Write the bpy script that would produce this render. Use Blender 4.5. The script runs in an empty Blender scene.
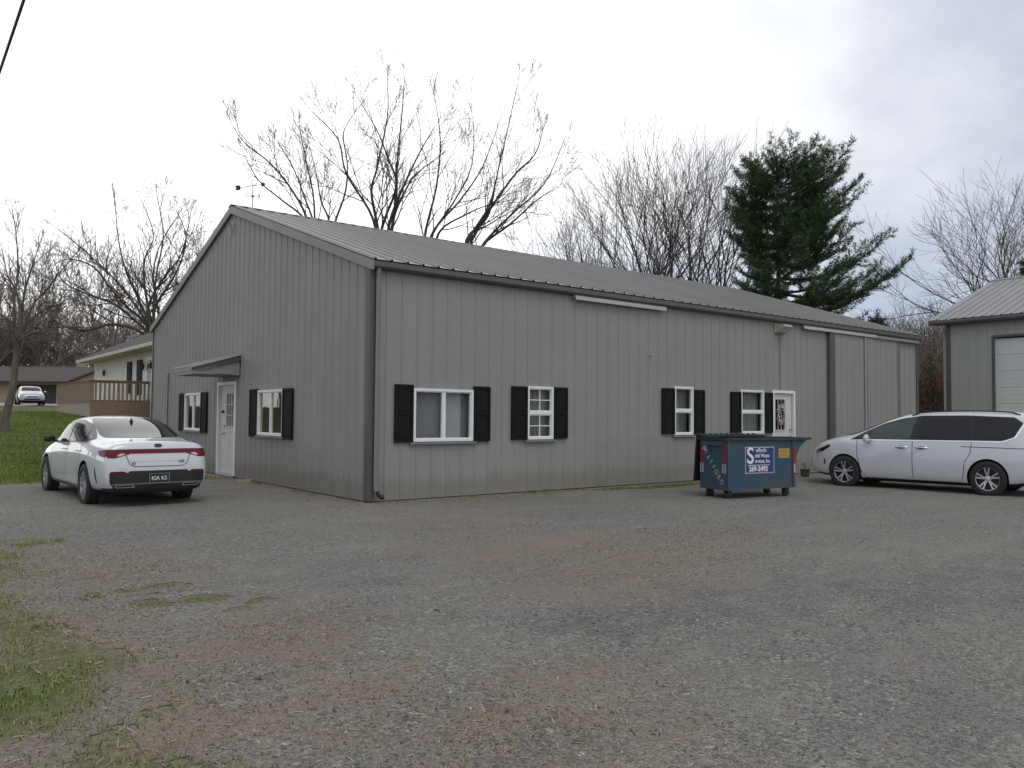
import bpy, bmesh, math, random
import numpy as np
from mathutils import Vector, Matrix, noise
from mathutils.bvhtree import BVHTree
R_ = math.radians
scn = bpy.context.scene
COL = scn.collection

# ------------------------------------------------------------------ helpers
class MB:
    """collects geometry and links it as ONE mesh object"""
    def __init__(s): s.v = []; s.f = []; s.m = []; s.mi = 0
    def add(s, vs, fs):
        b = len(s.v); s.v += [tuple(p) for p in vs]
        for f in fs: s.f.append(tuple(i + b for i in f)); s.m.append(s.mi)
    def box(s, a, b):
        x0, x1 = sorted((a[0], b[0])); y0, y1 = sorted((a[1], b[1])); z0, z1 = sorted((a[2], b[2]))
        s.add([(x0,y0,z0),(x1,y0,z0),(x1,y1,z0),(x0,y1,z0),(x0,y0,z1),(x1,y0,z1),(x1,y1,z1),(x0,y1,z1)],
              [(0,3,2,1),(4,5,6,7),(0,1,5,4),(1,2,6,5),(2,3,7,6),(3,0,4,7)])
    def bar(s, p, q, w, h, up=(0,0,1)):
        p, q = Vector(p), Vector(q); d = (q-p).normalized(); u = Vector(up)
        r = d.cross(u)
        if r.length < 1e-4: u = Vector((0,1,0)); r = d.cross(u)
        r.normalize(); u = r.cross(d)
        c = [(-w/2,-h/2),(w/2,-h/2),(w/2,h/2),(-w/2,h/2)]
        s.add([P + r*a + u*b for P in (p, q) for a, b in c], [(3,2,1,0),(4,5,6,7),(0,1,5,4),(1,2,6,5),(2,3,7,6),(3,0,4,7)])
    def tube(s, pts, rad, n=6, caps=True):
        pts = [Vector(p) for p in pts]; k = len(pts)
        if not hasattr(rad, '__len__'): rad = [rad]*k
        b = len(s.v); r = None
        for i, p in enumerate(pts):
            d = (pts[min(i+1,k-1)] - pts[max(i-1,0)])
            d = d.normalized() if d.length > 1e-9 else Vector((0,0,1))
            if r is None:
                r = d.cross(Vector((0,0,1)) if abs(d.z) < .9 else Vector((1,0,0)))
            else:
                r = r - d*r.dot(d)
            r = r.normalized() if r.length > 1e-6 else d.orthogonal().normalized()
            u = d.cross(r)
            for j in range(n):
                a = 2*math.pi*j/n
                s.v.append(tuple(p + (r*math.cos(a) + u*math.sin(a))*rad[i]))
        for i in range(k-1):
            for j in range(n):
                j2 = (j+1) % n
                s.f.append((b+i*n+j, b+i*n+j2, b+(i+1)*n+j2, b+(i+1)*n+j)); s.m.append(s.mi)
        if caps:
            s.f.append(tuple(b+j for j in range(n))[::-1]); s.m.append(s.mi)
            s.f.append(tuple(b+(k-1)*n+j for j in range(n))); s.m.append(s.mi)
    def prism(s, poly, a, b, axis=0):
        """closed polygon (two other axes in order) swept along axis from a to b"""
        n = len(poly)
        def P(t, q):
            return (t, q[0], q[1]) if axis == 0 else (q[0], t, q[1]) if axis == 1 else (q[0], q[1], t)
        s.add([P(a, q) for q in poly] + [P(b, q) for q in poly],
              [tuple(range(n))[::-1], tuple(range(n, 2*n))] + [(i, (i+1) % n, n+(i+1) % n, n+i) for i in range(n)])
    def lathe(s, prof, n=24, axis='x', c=(0,0,0)):
        b = len(s.v); k = len(prof)
        for r, t in prof:
            for j in range(n):
                a = 2*math.pi*j/n
                p = (t, r*math.cos(a), r*math.sin(a)) if axis == 'x' else (r*math.cos(a), r*math.sin(a), t)
                s.v.append((p[0]+c[0], p[1]+c[1], p[2]+c[2]))
        for i in range(k-1):
            for j in range(n):
                j2 = (j+1) % n
                s.f.append((b+i*n+j, b+i*n+j2, b+(i+1)*n+j2, b+(i+1)*n+j)); s.m.append(s.mi)
    def build(s, name, mat, parent=None, smooth=False, world=True, fix=True):
        me = bpy.data.meshes.new(name); v = s.v
        me.from_pydata(v, [], s.f)
        mats = mat if isinstance(mat, (list, tuple)) else [mat]
        for m in mats: me.materials.append(m)
        if len(mats) > 1: me.polygons.foreach_set('material_index', s.m)
        if fix:
            bm = bmesh.new(); bm.from_mesh(me); bmesh.ops.recalc_face_normals(bm, faces=bm.faces); bm.to_mesh(me); bm.free()
        if smooth: smooth_mesh(me, smooth if smooth is not True else 40)
        return link(name, me, parent, world)

def smooth_mesh(me, ang):
    me.polygons.foreach_set('use_smooth', [True]*len(me.polygons))
    if ang < 180: me.set_sharp_from_angle(angle=R_(ang))

def link(name, me, parent=None, world=True):
    o = bpy.data.objects.new(name, me); COL.objects.link(o)
    if parent is not None:
        o.parent = parent
        if world:
            off = Vector((0,0,0)); p = parent
            while p is not None: off += p.location; p = p.parent
            o.location = -off
    return o

def tag(o, label=None, cat=None, group=None, kind=None):
    if label: o['label'] = label
    if cat: o['category'] = cat
    if group: o['group'] = group
    if kind: o['kind'] = kind
    return o
def thing(name, label, cat, loc=(0,0,0), rz=0, group=None):
    o = bpy.data.objects.new(name, None); COL.objects.link(o)
    o.empty_display_size = .3
    o.location = loc; o.rotation_euler = (0,0,rz)
    return tag(o, label, cat, group)
def copy_tree(o, parent=None):
    c = o.copy(); COL.objects.link(c)
    if parent is not None: c.parent = parent
    for ch in list(o.children): copy_tree(ch, c)
    return c

# ------------------------------------------------------------------ materials
def nt(name):
    m = bpy.data.materials.new(name); m.use_nodes = True
    t = m.node_tree; t.nodes.clear()
    out = t.nodes.new('ShaderNodeOutputMaterial'); b = t.nodes.new('ShaderNodeBsdfPrincipled')
    t.links.new(b.outputs[0], out.inputs[0])
    return m, t, b, out
def N(t, typ, **kw):
    n = t.nodes.new(typ)
    for k, v in kw.items():
        if k[0] == '_': setattr(n, k[1:], v)
        else: n.inputs[k.replace('__', ' ')].default_value = v
    return n
def mix(t, fac, a, b, mode='MIX'):
    n = t.nodes.new('ShaderNodeMix'); n.data_type = 'RGBA'; n.blend_type = mode; n.clamp_factor = True
    for k, v in ((0, fac), (6, a), (7, b)):
        if hasattr(v, 'links') or hasattr(v, 'is_linked'): t.links.new(v, n.inputs[k])
        elif isinstance(v, (int, float)): n.inputs[k].default_value = v
        else: n.inputs[k].default_value = (*v[:3], 1)
    return n.outputs[2]
def ramp(t, src, pts):
    n = t.nodes.new('ShaderNodeValToRGB'); e = n.color_ramp.elements
    while len(e) < len(pts): e.new(.5)
    for el, (p, c) in zip(e, pts):
        el.position = p; el.color = (c, c, c, 1) if isinstance(c, (int, float)) else (*c, 1)
    t.links.new(src, n.inputs[0]); return n.outputs[0]
def math_(t, op, a, b=None, clamp=False):
    n = t.nodes.new('ShaderNodeMath'); n.operation = op; n.use_clamp = clamp
    for i, v in enumerate((a, b)):
        if v is None: continue
        if isinstance(v, (int, float)): n.inputs[i].default_value = v
        else: t.links.new(v, n.inputs[i])
    return n.outputs[0]
def mat(name, col, rough=.6, metal=0., var=.12, scale=3., bump=0., bscale=60., spec=.5, coat=0., tint=None, stretch=None, det=5):
    """principled with noise wear: colour wanders by var between darker and lighter (or towards tint)"""
    m, t, b, out = nt(name)
    tc = N(t, 'ShaderNodeTexCoord'); co = tc.outputs['Object']
    if stretch:
        mp = N(t, 'ShaderNodeMapping'); mp.inputs['Scale'].default_value = stretch; t.links.new(co, mp.inputs[0]); co = mp.outputs[0]
    n = N(t, 'ShaderNodeTexNoise', Scale=scale, Detail=det, Roughness=.6); t.links.new(co, n.inputs['Vector'])
    lo = tuple(c*(1-var) for c in col); hi = tint if tint else tuple(min(1, c*(1+var)) for c in col)
    f = ramp(t, n.outputs['Fac'], [(.3, 0.), (.7, 1.)])
    t.links.new(mix(t, f, lo, hi), b.inputs['Base Color'])
    b.inputs['Roughness'].default_value = rough; b.inputs['Metallic'].default_value = metal
    b.inputs['Specular IOR Level'].default_value = spec; b.inputs['Coat Weight'].default_value = coat
    b.inputs['Coat Roughness'].default_value = .04
    if bump:
        n2 = N(t, 'ShaderNodeTexNoise', Scale=bscale, Detail=3); t.links.new(tc.outputs['Object'], n2.inputs['Vector'])
        bp = N(t, 'ShaderNodeBump', Strength=bump, Distance=.01); t.links.new(n2.outputs['Fac'], bp.inputs['Height'])
        t.links.new(bp.outputs[0], b.inputs['Normal'])
    return m
def glass_mat(name, tint=(.5,.55,.55), refl=.12, rough=.02):
    m, t, b, out = nt(name); t.nodes.remove(b)
    g = N(t, 'ShaderNodeBsdfGlossy', Roughness=rough); tr = N(t, 'ShaderNodeBsdfTransparent'); tr.inputs[0].default_value = (*tint, 1)
    fr = N(t, 'ShaderNodeFresnel', IOR=1.5); f = math_(t, 'MULTIPLY', fr.outputs[0], refl, True)
    ms = N(t, 'ShaderNodeMixShader'); t.links.new(f, ms.inputs[0]); t.links.new(tr.outputs[0], ms.inputs[1]); t.links.new(g.outputs[0], ms.inputs[2])
    n = N(t, 'ShaderNodeTexNoise', Scale=1.3, Detail=2); bp = N(t, 'ShaderNodeBump', Strength=.04, Distance=.05)
    t.links.new(n.outputs['Fac'], bp.inputs['Height']); t.links.new(bp.outputs[0], g.inputs['Normal'])
    t.links.new(ms.outputs[0], out.inputs[0])
    return m
def siding_mat(name, col):
    m, t, b, out = nt(name)
    g = N(t, 'ShaderNodeNewGeometry'); sp = N(t, 'ShaderNodeSeparateXYZ'); t.links.new(g.outputs['Position'], sp.inputs[0])
    n = N(t, 'ShaderNodeTexNoise', Scale=.7, Detail=6, Roughness=.65); t.links.new(g.outputs['Position'], n.inputs['Vector'])
    mp = N(t, 'ShaderNodeMapping'); mp.inputs['Scale'].default_value = (7, 7, .35); t.links.new(g.outputs['Position'], mp.inputs[0])
    s = N(t, 'ShaderNodeTexNoise', Scale=1., Detail=4, Roughness=.6); t.links.new(mp.outputs[0], s.inputs['Vector'])
    c = mix(t, ramp(t, n.outputs['Fac'], [(.3, 0.), (.7, 1.)]), tuple(x*.93 for x in col), tuple(x*1.06 for x in col))
    c = mix(t, ramp(t, s.outputs['Fac'], [(.45, 0.), (.75, .22)]), c, tuple(x*.72 for x in col))
    # splash dirt near the ground
    hgt = math_(t, 'ADD', sp.outputs[2], math_(t, 'MULTIPLY', s.outputs['Fac'], -.5))
    c = mix(t, ramp(t, hgt, [(0., .45), (.22, 0.)]), c, (.17, .145, .115))
    t.links.new(c, b.inputs['Base Color'])
    b.inputs['Roughness'].default_value = .55; b.inputs['Specular IOR Level'].default_value = .25
    wv = N(t, 'ShaderNodeTexNoise', Scale=1.7, Detail=3); t.links.new(g.outputs['Position'], wv.inputs['Vector']); bp = N(t, 'ShaderNodeBump', Strength=.35, Distance=.05); t.links.new(wv.outputs['Fac'], bp.inputs['Height']); t.links.new(bp.outputs[0], b.inputs['Normal'])
    return m

M = {}
M['siding'] = siding_mat('grey_siding', (.268,.261,.240))
M['siding2'] = siding_mat('garage_siding', (.33,.33,.315))
M['curtain_mid'] = mat('screened_blind', (.22,.23,.24), .8, var=.08, scale=2)
M['trim'] = mat('dark_grey_trim', (.082,.080,.072), .5, var=.12, scale=2)
M['trim_mid'] = mat('grey_trim', (.20,.198,.185), .5, var=.1, scale=2)
M['trim_light'] = mat('pale_grey_trim', (.40,.39,.37), .5, var=.1, scale=2)
M['roof'] = mat('grey_roof_metal', (.205,.198,.186), .42, var=.12, scale=.8, stretch=(1,.3,1), spec=.5)
M['white'] = mat('white_vinyl', (.74,.74,.71), .45, var=.05, scale=4)
M['white_door'] = mat('white_door_paint', (.56,.555,.52), .5, var=.08, scale=3)
M['shutter'] = mat('black_vinyl', (.0075,.0075,.008), .7, var=.3, scale=9, spec=.2)
M['glass'] = glass_mat('window_glass', (.84,.87,.86), .26)
M['glass_dark'] = glass_mat('dim_window_glass', (.45,.48,.46), .5)
M['curtain'] = mat('pale_blind', (.42,.43,.44), .8, var=.06, scale=2)
M['curtain_dim'] = mat('grey_curtain', (.27,.29,.25), .9, var=.35, scale=6, stretch=(8,8,.4))
M['inner'] = mat('interior_board', (.3,.29,.27), .9)
M['slab'] = mat('concrete', (.33,.32,.29), .9, var=.15, scale=5, bump=.3)
M['wood'] = mat('weathered_wood', (.26,.21,.15), .8, var=.25, scale=6, stretch=(1,1,.2))
M['deckwood'] = mat('brown_deck_boards', (.215,.15,.10), .8, var=.2, scale=5, stretch=(6,6,.5))
M['decklight'] = mat('pale_skirt_boards', (.36,.31,.25), .8, var=.2, scale=5, stretch=(6,6,.5))
M['housewall'] = mat('cream_siding', (.82,.80,.74), .7, var=.05, scale=2)
M['shingle'] = mat('dark_shingles', (.06,.06,.062), .9, var=.25, scale=14, bump=.4)
M['shingle_red'] = mat('brown_shingles', (.085,.062,.056), .9, var=.25, scale=9, bump=.4)
M['brickwall'] = mat('tan_brick', (.34,.25,.17), .85, var=.2, scale=8)
M['garagedoor'] = mat('brown_door', (.035,.028,.024), .6, var=.15, scale=3)
M['black'] = mat('black_plastic', (.014,.014,.015), .55, var=.2, scale=12)
M['metal_black'] = mat('black_iron', (.02,.02,.02), .5, var=.2, scale=12)
M['steel'] = mat('brushed_steel', (.5,.5,.5), .35, metal=1., var=.1)
M['bark'] = mat('dark_bark', (.070,.062,.052), .95, var=.35, scale=5, bump=.6, bscale=14, stretch=(1,1,.25))
M['bark_lawn'] = mat('mossy_bark', (.115,.105,.075), .95, var=.35, scale=5, bump=.6, bscale=14, stretch=(1,1,.25))
M['twig'] = mat('bare_twigs', (.080,.067,.056), .95, var=.3, scale=2)
M['twig_far'] = mat('brown_twigs', (.165,.130,.110), .95, var=.3, scale=1)
M['twig_red'] = mat('russet_twigs', (.21,.135,.10), .95, var=.35, scale=1)
M['needle'] = mat('pine_needles', (.050,.090,.036), .7, var=.6, scale=1.1, spec=.25)
M['needle2'] = mat('spruce_needles', (.035,.065,.035), .7, var=.5, scale=1.3, spec=.25)

# ------------------------------------------------------------------ camera (fitted to the barn's edges)
F_PX, PITCH, ROLL, YAW = 808.449, .0395834, .00789255, .9084048
CAM = Vector((-6.446473, -12.151698, 1.47))
fw = Vector((math.cos(YAW)*math.cos(PITCH), math.sin(YAW)*math.cos(PITCH), math.sin(PITCH)))
rt = Vector((math.sin(YAW), -math.cos(YAW), 0)); up = rt.cross(fw)
rt2 = rt*math.cos(ROLL) + up*math.sin(ROLL); up2 = up*math.cos(ROLL) - rt*math.sin(ROLL)
cd = bpy.data.cameras.new('camera'); cam = bpy.data.objects.new('camera', cd); COL.objects.link(cam)
cam.matrix_world = Matrix(((rt2.x, up2.x, -fw.x, CAM.x), (rt2.y, up2.y, -fw.y, CAM.y), (rt2.z, up2.z, -fw.z, CAM.z), (0,0,0,1)))
cd.sensor_width = 36; cd.lens = F_PX/1024*36; cd.clip_end = 3000; cd.clip_start = .05
scn.camera = cam
RIGHT = Vector((rt.x, rt.y, 0)); AWAY = Vector((math.cos(YAW), math.sin(YAW), 0))

# ------------------------------------------------------------------ sky and sun
SUN = Vector((-.05, -.48, .85)).normalized()
el, az = math.asin(SUN.z), math.atan2(SUN.x, SUN.y)
w = bpy.data.worlds.new('World'); scn.world = w; w.use_nodes = True
t = w.node_tree; t.nodes.clear(); wo = N(t, 'ShaderNodeOutputWorld')
sky = N(t, 'ShaderNodeTexSky', _sky_type='NISHITA', _sun_disc=False, _sun_elevation=el, _sun_rotation=az)
b1 = N(t, 'ShaderNodeBackground', Strength=.1); t.links.new(sky.outputs[0], b1.inputs[0])
tc = N(t, 'ShaderNodeTexCoord'); sp = N(t, 'ShaderNodeSeparateXYZ'); t.links.new(tc.outputs['Generated'], sp.inputs[0])
den = math_(t, 'ADD', math_(t, 'MAXIMUM', sp.outputs[2], 0.), .45)
cb = N(t, 'ShaderNodeCombineXYZ', Z=4.3); t.links.new(math_(t, 'DIVIDE', sp.outputs[0], den), cb.inputs[0]); t.links.new(math_(t, 'DIVIDE', sp.outputs[1], den), cb.inputs[1])
n1 = N(t, 'ShaderNodeTexNoise', Scale=1.7, Detail=7, Roughness=.52, Distortion=.15); t.links.new(cb.outputs[0], n1.inputs['Vector'])
# a bright break in the overcast, ahead and to the left
brk = (AWAY*.86 - RIGHT*.62 + Vector((0,0,.32))).normalized()
dp = N(t, 'ShaderNodeVectorMath', _operation='DOT_PRODUCT'); t.links.new(tc.outputs['Generated'], dp.inputs[0]); dp.inputs[1].default_value = brk
glow = math_(t, 'ADD', dp.outputs['Value'], math_(t, 'MULTIPLY', math_(t, 'SUBTRACT', n1.outputs['Fac'], .5), .62))
hz = ramp(t, sp.outputs[2], [(0., 1.), (.30, 0.)])
glow = math_(t, 'ADD', glow, math_(t, 'MULTIPLY', hz, .04))
lev = ramp(t, glow, [(.0, .54), (.36, .47), (.60, .51), (.74, .66), (.86, 1.05)])
base = mix(t, ramp(t, n1.outputs['Fac'], [(.35, 0.), (.62, 1.)]), (.88,.99,1.22), (1.46,1.49,1.56))
tintc = mix(t, ramp(t, glow, [(.62, 0.), (.88, 1.)]), base, (1.22,1.22,1.22))
cl = mix(t, 1., tintc, lev, 'MULTIPLY')
b2 = N(t, 'ShaderNodeBackground', Strength=1.); t.links.new(cl, b2.inputs[0])
ms = N(t, 'ShaderNodeMixShader'); ms.inputs[0].default_value = .93
t.links.new(b1.outputs[0], ms.inputs[1]); t.links.new(b2.outputs[0], ms.inputs[2]); t.links.new(ms.outputs[0], wo.inputs[0])
sl = bpy.data.lights.new('sun', 'SUN'); sl.energy = .72; sl.angle = R_(28); sl.color = (1., .97, .92)
so = bpy.data.objects.new('sun', sl); COL.objects.link(so); so.rotation_euler = SUN.to_track_quat('Z', 'Y').to_euler()
scn.view_settings.view_transform = 'Standard'; scn.view_settings.look = 'None'
scn.view_settings.exposure = .30; scn.view_settings.gamma = 1.

# ------------------------------------------------------------------ ground
def ss(a, b, x):
    x = min(1, max(0, (x-a)/(b-a))); return x*x*(3-2*x)
PY = [-1e4, 7.5, 9, 12, 20, 28, 40, 58, 77, 140, 1e4]; PZ = [0, 0, .04, .22, .72, 1.25, 1.6, 1.98, 2.28, 2.5, 2.5]
def gz(x, y, detail=True):
    z = float(np.interp(y, PY, PZ))
    k = 1 - ss(-2.6, -.05, x)*(1-ss(14., 17., y)); z *= k
    if x > 10 and y > 0: z *= 1 - .6*ss(10, 20, x)
    z -= .05*ss(6.8, 11., x)*ss(.2, 1.9, -y) if y < 0 else 0
    if x > 20: z -= .05*ss(20,21,x)*(1-ss(0,3,y))*(y >= 0)
    if detail and -30 < x < 40 and -30 < y < 60:
        q = Vector((x*.9, y*.9, 3.3)); away = min(1, max(0, -y, -x, y-13.8, x-19.2)*1.5)
        z += away*(.022*noise.noise(q*.7) + .010*noise.noise(q*2.6))
    return z
def lawn_edge_mask(x, y):
    """1 = grass, 0 = gravel, with a ragged edge"""
    nz = .55*noise.noise(Vector((x*.6, y*.6, 1.7))) + .3*noise.noise(Vector((x*2.1, y*2.1, 5.1))) + .16*noise.noise(Vector((x*6, y*6, 9.1)))
    far = ss(-.5, .5, y - 7.3 + .25*(x+4) + nz*.45) * (1 - ss(-.6, -.1, x) * (1-ss(13.9, 14.2, y)))
    ex = -5.42 + .20*ss(5.6, 8.2, -y) if y < -1.5 else -5.42 - max(0, (y+1.5))*.05
    strip = ss(-.42, .35, ex - x + nz*.55 - .05) * (1-ss(-1.1, -.5, y))
    tongue = .9*math.exp(-(((x+5.15)/.35)**2 + ((y+1.35)/.28)**2))
    right = ss(24, 27, x)*0
    beyond = ss(20.5, 22, x)*ss(2.5, 4.5, y + nz)
    bare = ss(.06, .5, noise.noise(Vector((x*1.1+7, y*1.1, .2)))) * .75 * (1-ss(-1, 4, y))
    return max(far, strip*(1-bare), tongue*.8*(nz > -.1), beyond)
MOSS = [(-4.81,-5.06,.20,.16),(-5.11,-5.06,.17,.14),(-4.41,-5.57,.16,.15),(-4.34,-6.03,.14,.13),(-4.38,-4.89,.2,.12),(-4.75,-5.5,.13,.13),(-4.1,-5.9,.16,.1),
        (-5.05,-1.7,.3,.15),(5.3,-.45,.7,.16),(6.6,-.55,.8,.22),(7.4,-.5,.5,.2),(3.3,-.2,.35,.1),(2.0,-.14,.3,.08),(4.3,-.16,.3,.07),(8.6,-.3,.5,.14),(-.14,2.2,.06,.4),(-.15,4.6,.07,.3),(-.75,7.2,.5,.2)]
DIRT = [(-.46,-5.02,1.3,.8,1.),(-1.14,-6.96,1.,.7,.75),(-.08,-2.59,1.2,.6,.7),(-.21,-6.35,1.,.6,.7),(-4.59,-7.13,.5,.45,.9),(-4.51,-8.11,.45,.4,.9),(-4.3,-8.97,.4,.4,.95),
        (-4.8,-4.3,.6,.6,.6),(-4.9,-3.2,.6,.7,.5),(-3.6,-8.9,.6,.35,.8),(1.2,-.35,1.4,.22,.8),(-5.3,-8.3,.5,.6,.9),(-5.5,-6,.5,.8,.7),(-.2,-.3,.5,.25,.7),(1.3,-5.6,1.0,.5,.4),(-4.2,-6.6,.5,.4,.7),(-3.9,-9.6,.5,.4,.7),(-.25,3.2,.22,2.4,.6),(4.5,-.22,3.2,.16,.6),(9.5,-.3,2.,.2,.5)]
DARKG = [(-1.2,-8.0,.8,.5,.8),(-2.2,-7.9,.6,.35,.9),(-.4,-8.2,.8,.4,.8),(.8,-9.0,1.2,.5,.8),(-3.4,-5.3,.9,.7,.5),(-3.7,-6.6,.5,.5,.5),(-2.3,-10.2,.5,.4,.6)]
PALE = [(-2.9,-9.3,.35,.25,.8),(-1.5,-9.7,.5,.15,.7),(3.5,-5.5,1.6,.8,.5),(5.5,-7,1.6,.8,.5),(.3,-8.0,.3,.15,.7),(-2.4,-8.9,.25,.2,.8),(2.8,-7.9,.5,.2,.6),(8,-4,2,.8,.35)]
def blob(L, x, y, seed):
    r = 0; nz = None
    for q in L:
        d = ((x-q[0])/q[2])**2 + ((y-q[1])/q[3])**2
        if d < 5:
            if nz is None: nz = .7*noise.noise(Vector((x*2.6, y*2.6, seed))) + .5*noise.noise(Vector((x*7, y*7, seed+3)))
            r = max(r, (q[4] if len(q) > 4 else 1)*ss(-.5, .7, .62 - d*.55 + nz*2.3))
    return r
def axis_lines(lo, hi, step, far):
    c = list(np.arange(lo, hi+1e-6, step)); s = step
    a, b = [lo], [hi]
    while a[-1] > -far: s *= 1.25; a.append(a[-1]-s); b.append(b[-1]+s)
    return sorted(a[1:] + c + b[1:])
def build_ground():
    xs = axis_lines(-9, 23, .2, 900); ys = axis_lines(-13, 15, .2, 900)
    xs = sorted(set([round(x,4) for x in xs] + list(np.round(np.arange(-6.6, -1.5, .05), 4)))); ys = sorted(set([round(y,4) for y in ys] + list(np.round(np.arange(-11.2, -4, .06), 4))))
    nx, ny = len(xs), len(ys)
    V = []; G = []; D = []; K = []; Pl = []
    for y in ys:
        for x in xs:
            V.append((x, y, gz(x, y)))
            if -60 < x < 60 and -30 < y < 90:
                g = max(lawn_edge_mask(x, y), .95*blob(MOSS, x, y, 2.)); d = blob(DIRT, x, y, 11.); k = blob(DARKG, x, y, 21.); p = blob(PALE, x, y, 31.)
            else: g, d, k, p = (1. if (y > 7 or x < -6 or x > 30) else 0.), 0., 0., 0.
            G.append(g); D.append(d); K.append(k); Pl.append(p)
    def sheet(name, sel, dz):
        idx = {}; vs = []; fs = []; cols = []
        for j in range(ny-1):
            for i in range(nx-1):
                q = [j*nx+i, j*nx+i+1, (j+1)*nx+i+1, (j+1)*nx+i]
                if not sel(q): continue
                f = []
                for a in q:
                    if a not in idx:
                        idx[a] = len(vs); v = V[a]; vs.append((v[0], v[1], v[2]+dz)); cols += [G[a], D[a], K[a], Pl[a]]
                    f.append(idx[a])
                fs.append(f)
        me = bpy.data.meshes.new(name); me.from_pydata(vs, [], fs)
        at = me.color_attributes.new('cover', 'FLOAT_COLOR', 'POINT'); at.data.foreach_set('color', cols)
        me.materials.append(M['ground']); smooth_mesh(me, 180)
        return tag(link(name, me), kind='structure')
    sheet('ground', lambda q: True, 0)
    sheet('gravel_yard', lambda q: sum(G[a] for a in q) < 2.0 and -9 <= V[q[0]][0] <= 23 and -13 <= V[q[0]][1] <= 15, .004)

def ground_material():
    m, t, b, out = nt('gravel_and_grass')
    g = N(t, 'ShaderNodeNewGeometry'); P = g.outputs['Position']
    at = N(t, 'ShaderNodeVertexColor', _layer_name='cover'); sep = N(t, 'ShaderNodeSeparateColor'); t.links.new(at.outputs[0], sep.inputs[0])
    grass, dirt, dark = sep.outputs[0], sep.outputs[1], sep.outputs[2]; pale = at.outputs['Alpha']
    def noi(sc, det=4, r=.55):
        n = N(t, 'ShaderNodeTexNoise', Scale=sc, Detail=det, Roughness=r); t.links.new(P, n.inputs['Vector']); return n.outputs['Fac']
    def vor(sc, feat='F1'):
        n = N(t, 'ShaderNodeTexVoronoi', Scale=sc, _feature=feat); t.links.new(P, n.inputs['Vector']); return n
    v1, v2, v3 = vor(48), vor(105), vor(17)
    s1 = N(t, 'ShaderNodeSeparateColor'); t.links.new(v1.outputs['Color'], s1.inputs[0])
    s2 = N(t, 'ShaderNodeSeparateColor'); t.links.new(v2.outputs['Color'], s2.inputs[0])
    s3 = N(t, 'ShaderNodeSeparateColor'); t.links.new(v3.outputs['Color'], s3.inputs[0])
    stone = ramp(t, s1.outputs[0], [(0., (.062,.062,.063)), (.40, (.158,.153,.147)), (.75, (.255,.243,.226)), (.95, (.32,.295,.26)), (1., (.50,.48,.44))])
    fine = ramp(t, s2.outputs[1], [(0., (.10,.096,.092)), (.6, (.190,.180,.170)), (1., (.30,.28,.255))])
    c = mix(t, ramp(t, noi(3.5, 5), [(.35, .2), (.65, .85)]), fine, stone)
    # packed wheel-worn fines and big soft tone drift
    n_big = noi(.33, 5, .6); n_mid = noi(1.4, 5, .6)
    c = mix(t, ramp(t, n_mid, [(.45, 0.), (.68, .55)]), c, (.215,.205,.194))
    c = mix(t, ramp(t, n_big, [(.35, .4), (.6, 0.)]), c, mix(t, 1., c, (.76,.77,.79), 'MULTIPLY'))
    mp = N(t, 'ShaderNodeMapping'); mp.inputs['Rotation'].default_value = (0,0,-.75); mp.inputs['Scale'].default_value = (.22,1.5,1.); t.links.new(P, mp.inputs[0])
    tr_ = N(t, 'ShaderNodeTexNoise', Scale=1.2, Detail=5, Roughness=.6); t.links.new(mp.outputs[0], tr_.inputs['Vector'])
    c = mix(t, ramp(t, tr_.outputs['Fac'], [(.52, 0.), (.66, .45)]), c, mix(t, .5, c, (.30,.28,.255)))
    c = mix(t, ramp(t, n_big, [(.52, 0.), (.75, .5)]), c, (.225,.208,.188))
    c = mix(t, 1., c, (1.37,1.37,1.29), 'MULTIPLY')
    c = mix(t, math_(t, 'MULTIPLY', dark, .5), c, mix(t, 1., c, (.60,.61,.65), 'MULTIPLY'))
    c = mix(t, math_(t, 'MULTIPLY', pale, .75), c, mix(t, .5, c, (.30,.275,.245)))
    dirtc = mix(t, noi(22, 5, .7), (.19,.140,.100), (.42,.315,.225))
    c = mix(t, math_(t, 'MULTIPLY', dirt, ramp(t, noi(7, 5, .7), [(.3, .3), (.7, .85)])), c, dirtc)
    c = mix(t, ramp(t, s3.outputs[0], [(.955, 0.), (.965, .6)]), c, mix(t, .6, c, (.30,.24,.16)))
    # grass: threads of green over soil, only where the cover map says so
    gn = noi(38, 5, .75); gm = noi(1.1, 5, .6)
    gcol = mix(t, gn, (.072,.098,.020), (.19,.235,.056)); gcol = mix(t, ramp(t, gm, [(.42, 0.), (.75, .4)]), gcol, mix(t, gn, (.085,.085,.03), (.19,.175,.08)))
    gf = math_(t, 'ADD', math_(t, 'MULTIPLY', grass, 1.35), math_(t, 'MULTIPLY', math_(t, 'SUBTRACT', math_(t, 'ADD', math_(t, 'MULTIPLY', noi(13, 4, .7), .5), math_(t, 'MULTIPLY', noi(70, 4, .75), .6)), .84), 2.2), True)
    soil = mix(t, math_(t, 'MULTIPLY', grass, 1.3, True), c, mix(t, .65, c, dirtc))
    c = mix(t, gf, soil, gcol)
    t.links.new(c, b.inputs['Base Color']); b.inputs['Roughness'].default_value = .95; b.inputs['Specular IOR Level'].default_value = .15
    h = math_(t, 'ADD', math_(t, 'MULTIPLY', v1.outputs['Distance'], -1.0), math_(t, 'MULTIPLY', v2.outputs['Distance'], -.5))
    h = math_(t, 'ADD', h, math_(t, 'MULTIPLY', noi(9, 5, .7), .9))
    bp = N(t, 'ShaderNodeBump', Strength=1., Distance=.03); t.links.new(h, bp.inputs['Height']); t.links.new(bp.outputs[0], b.inputs['Normal'])
    return m
M['ground'] = ground_material()
build_ground()

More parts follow.
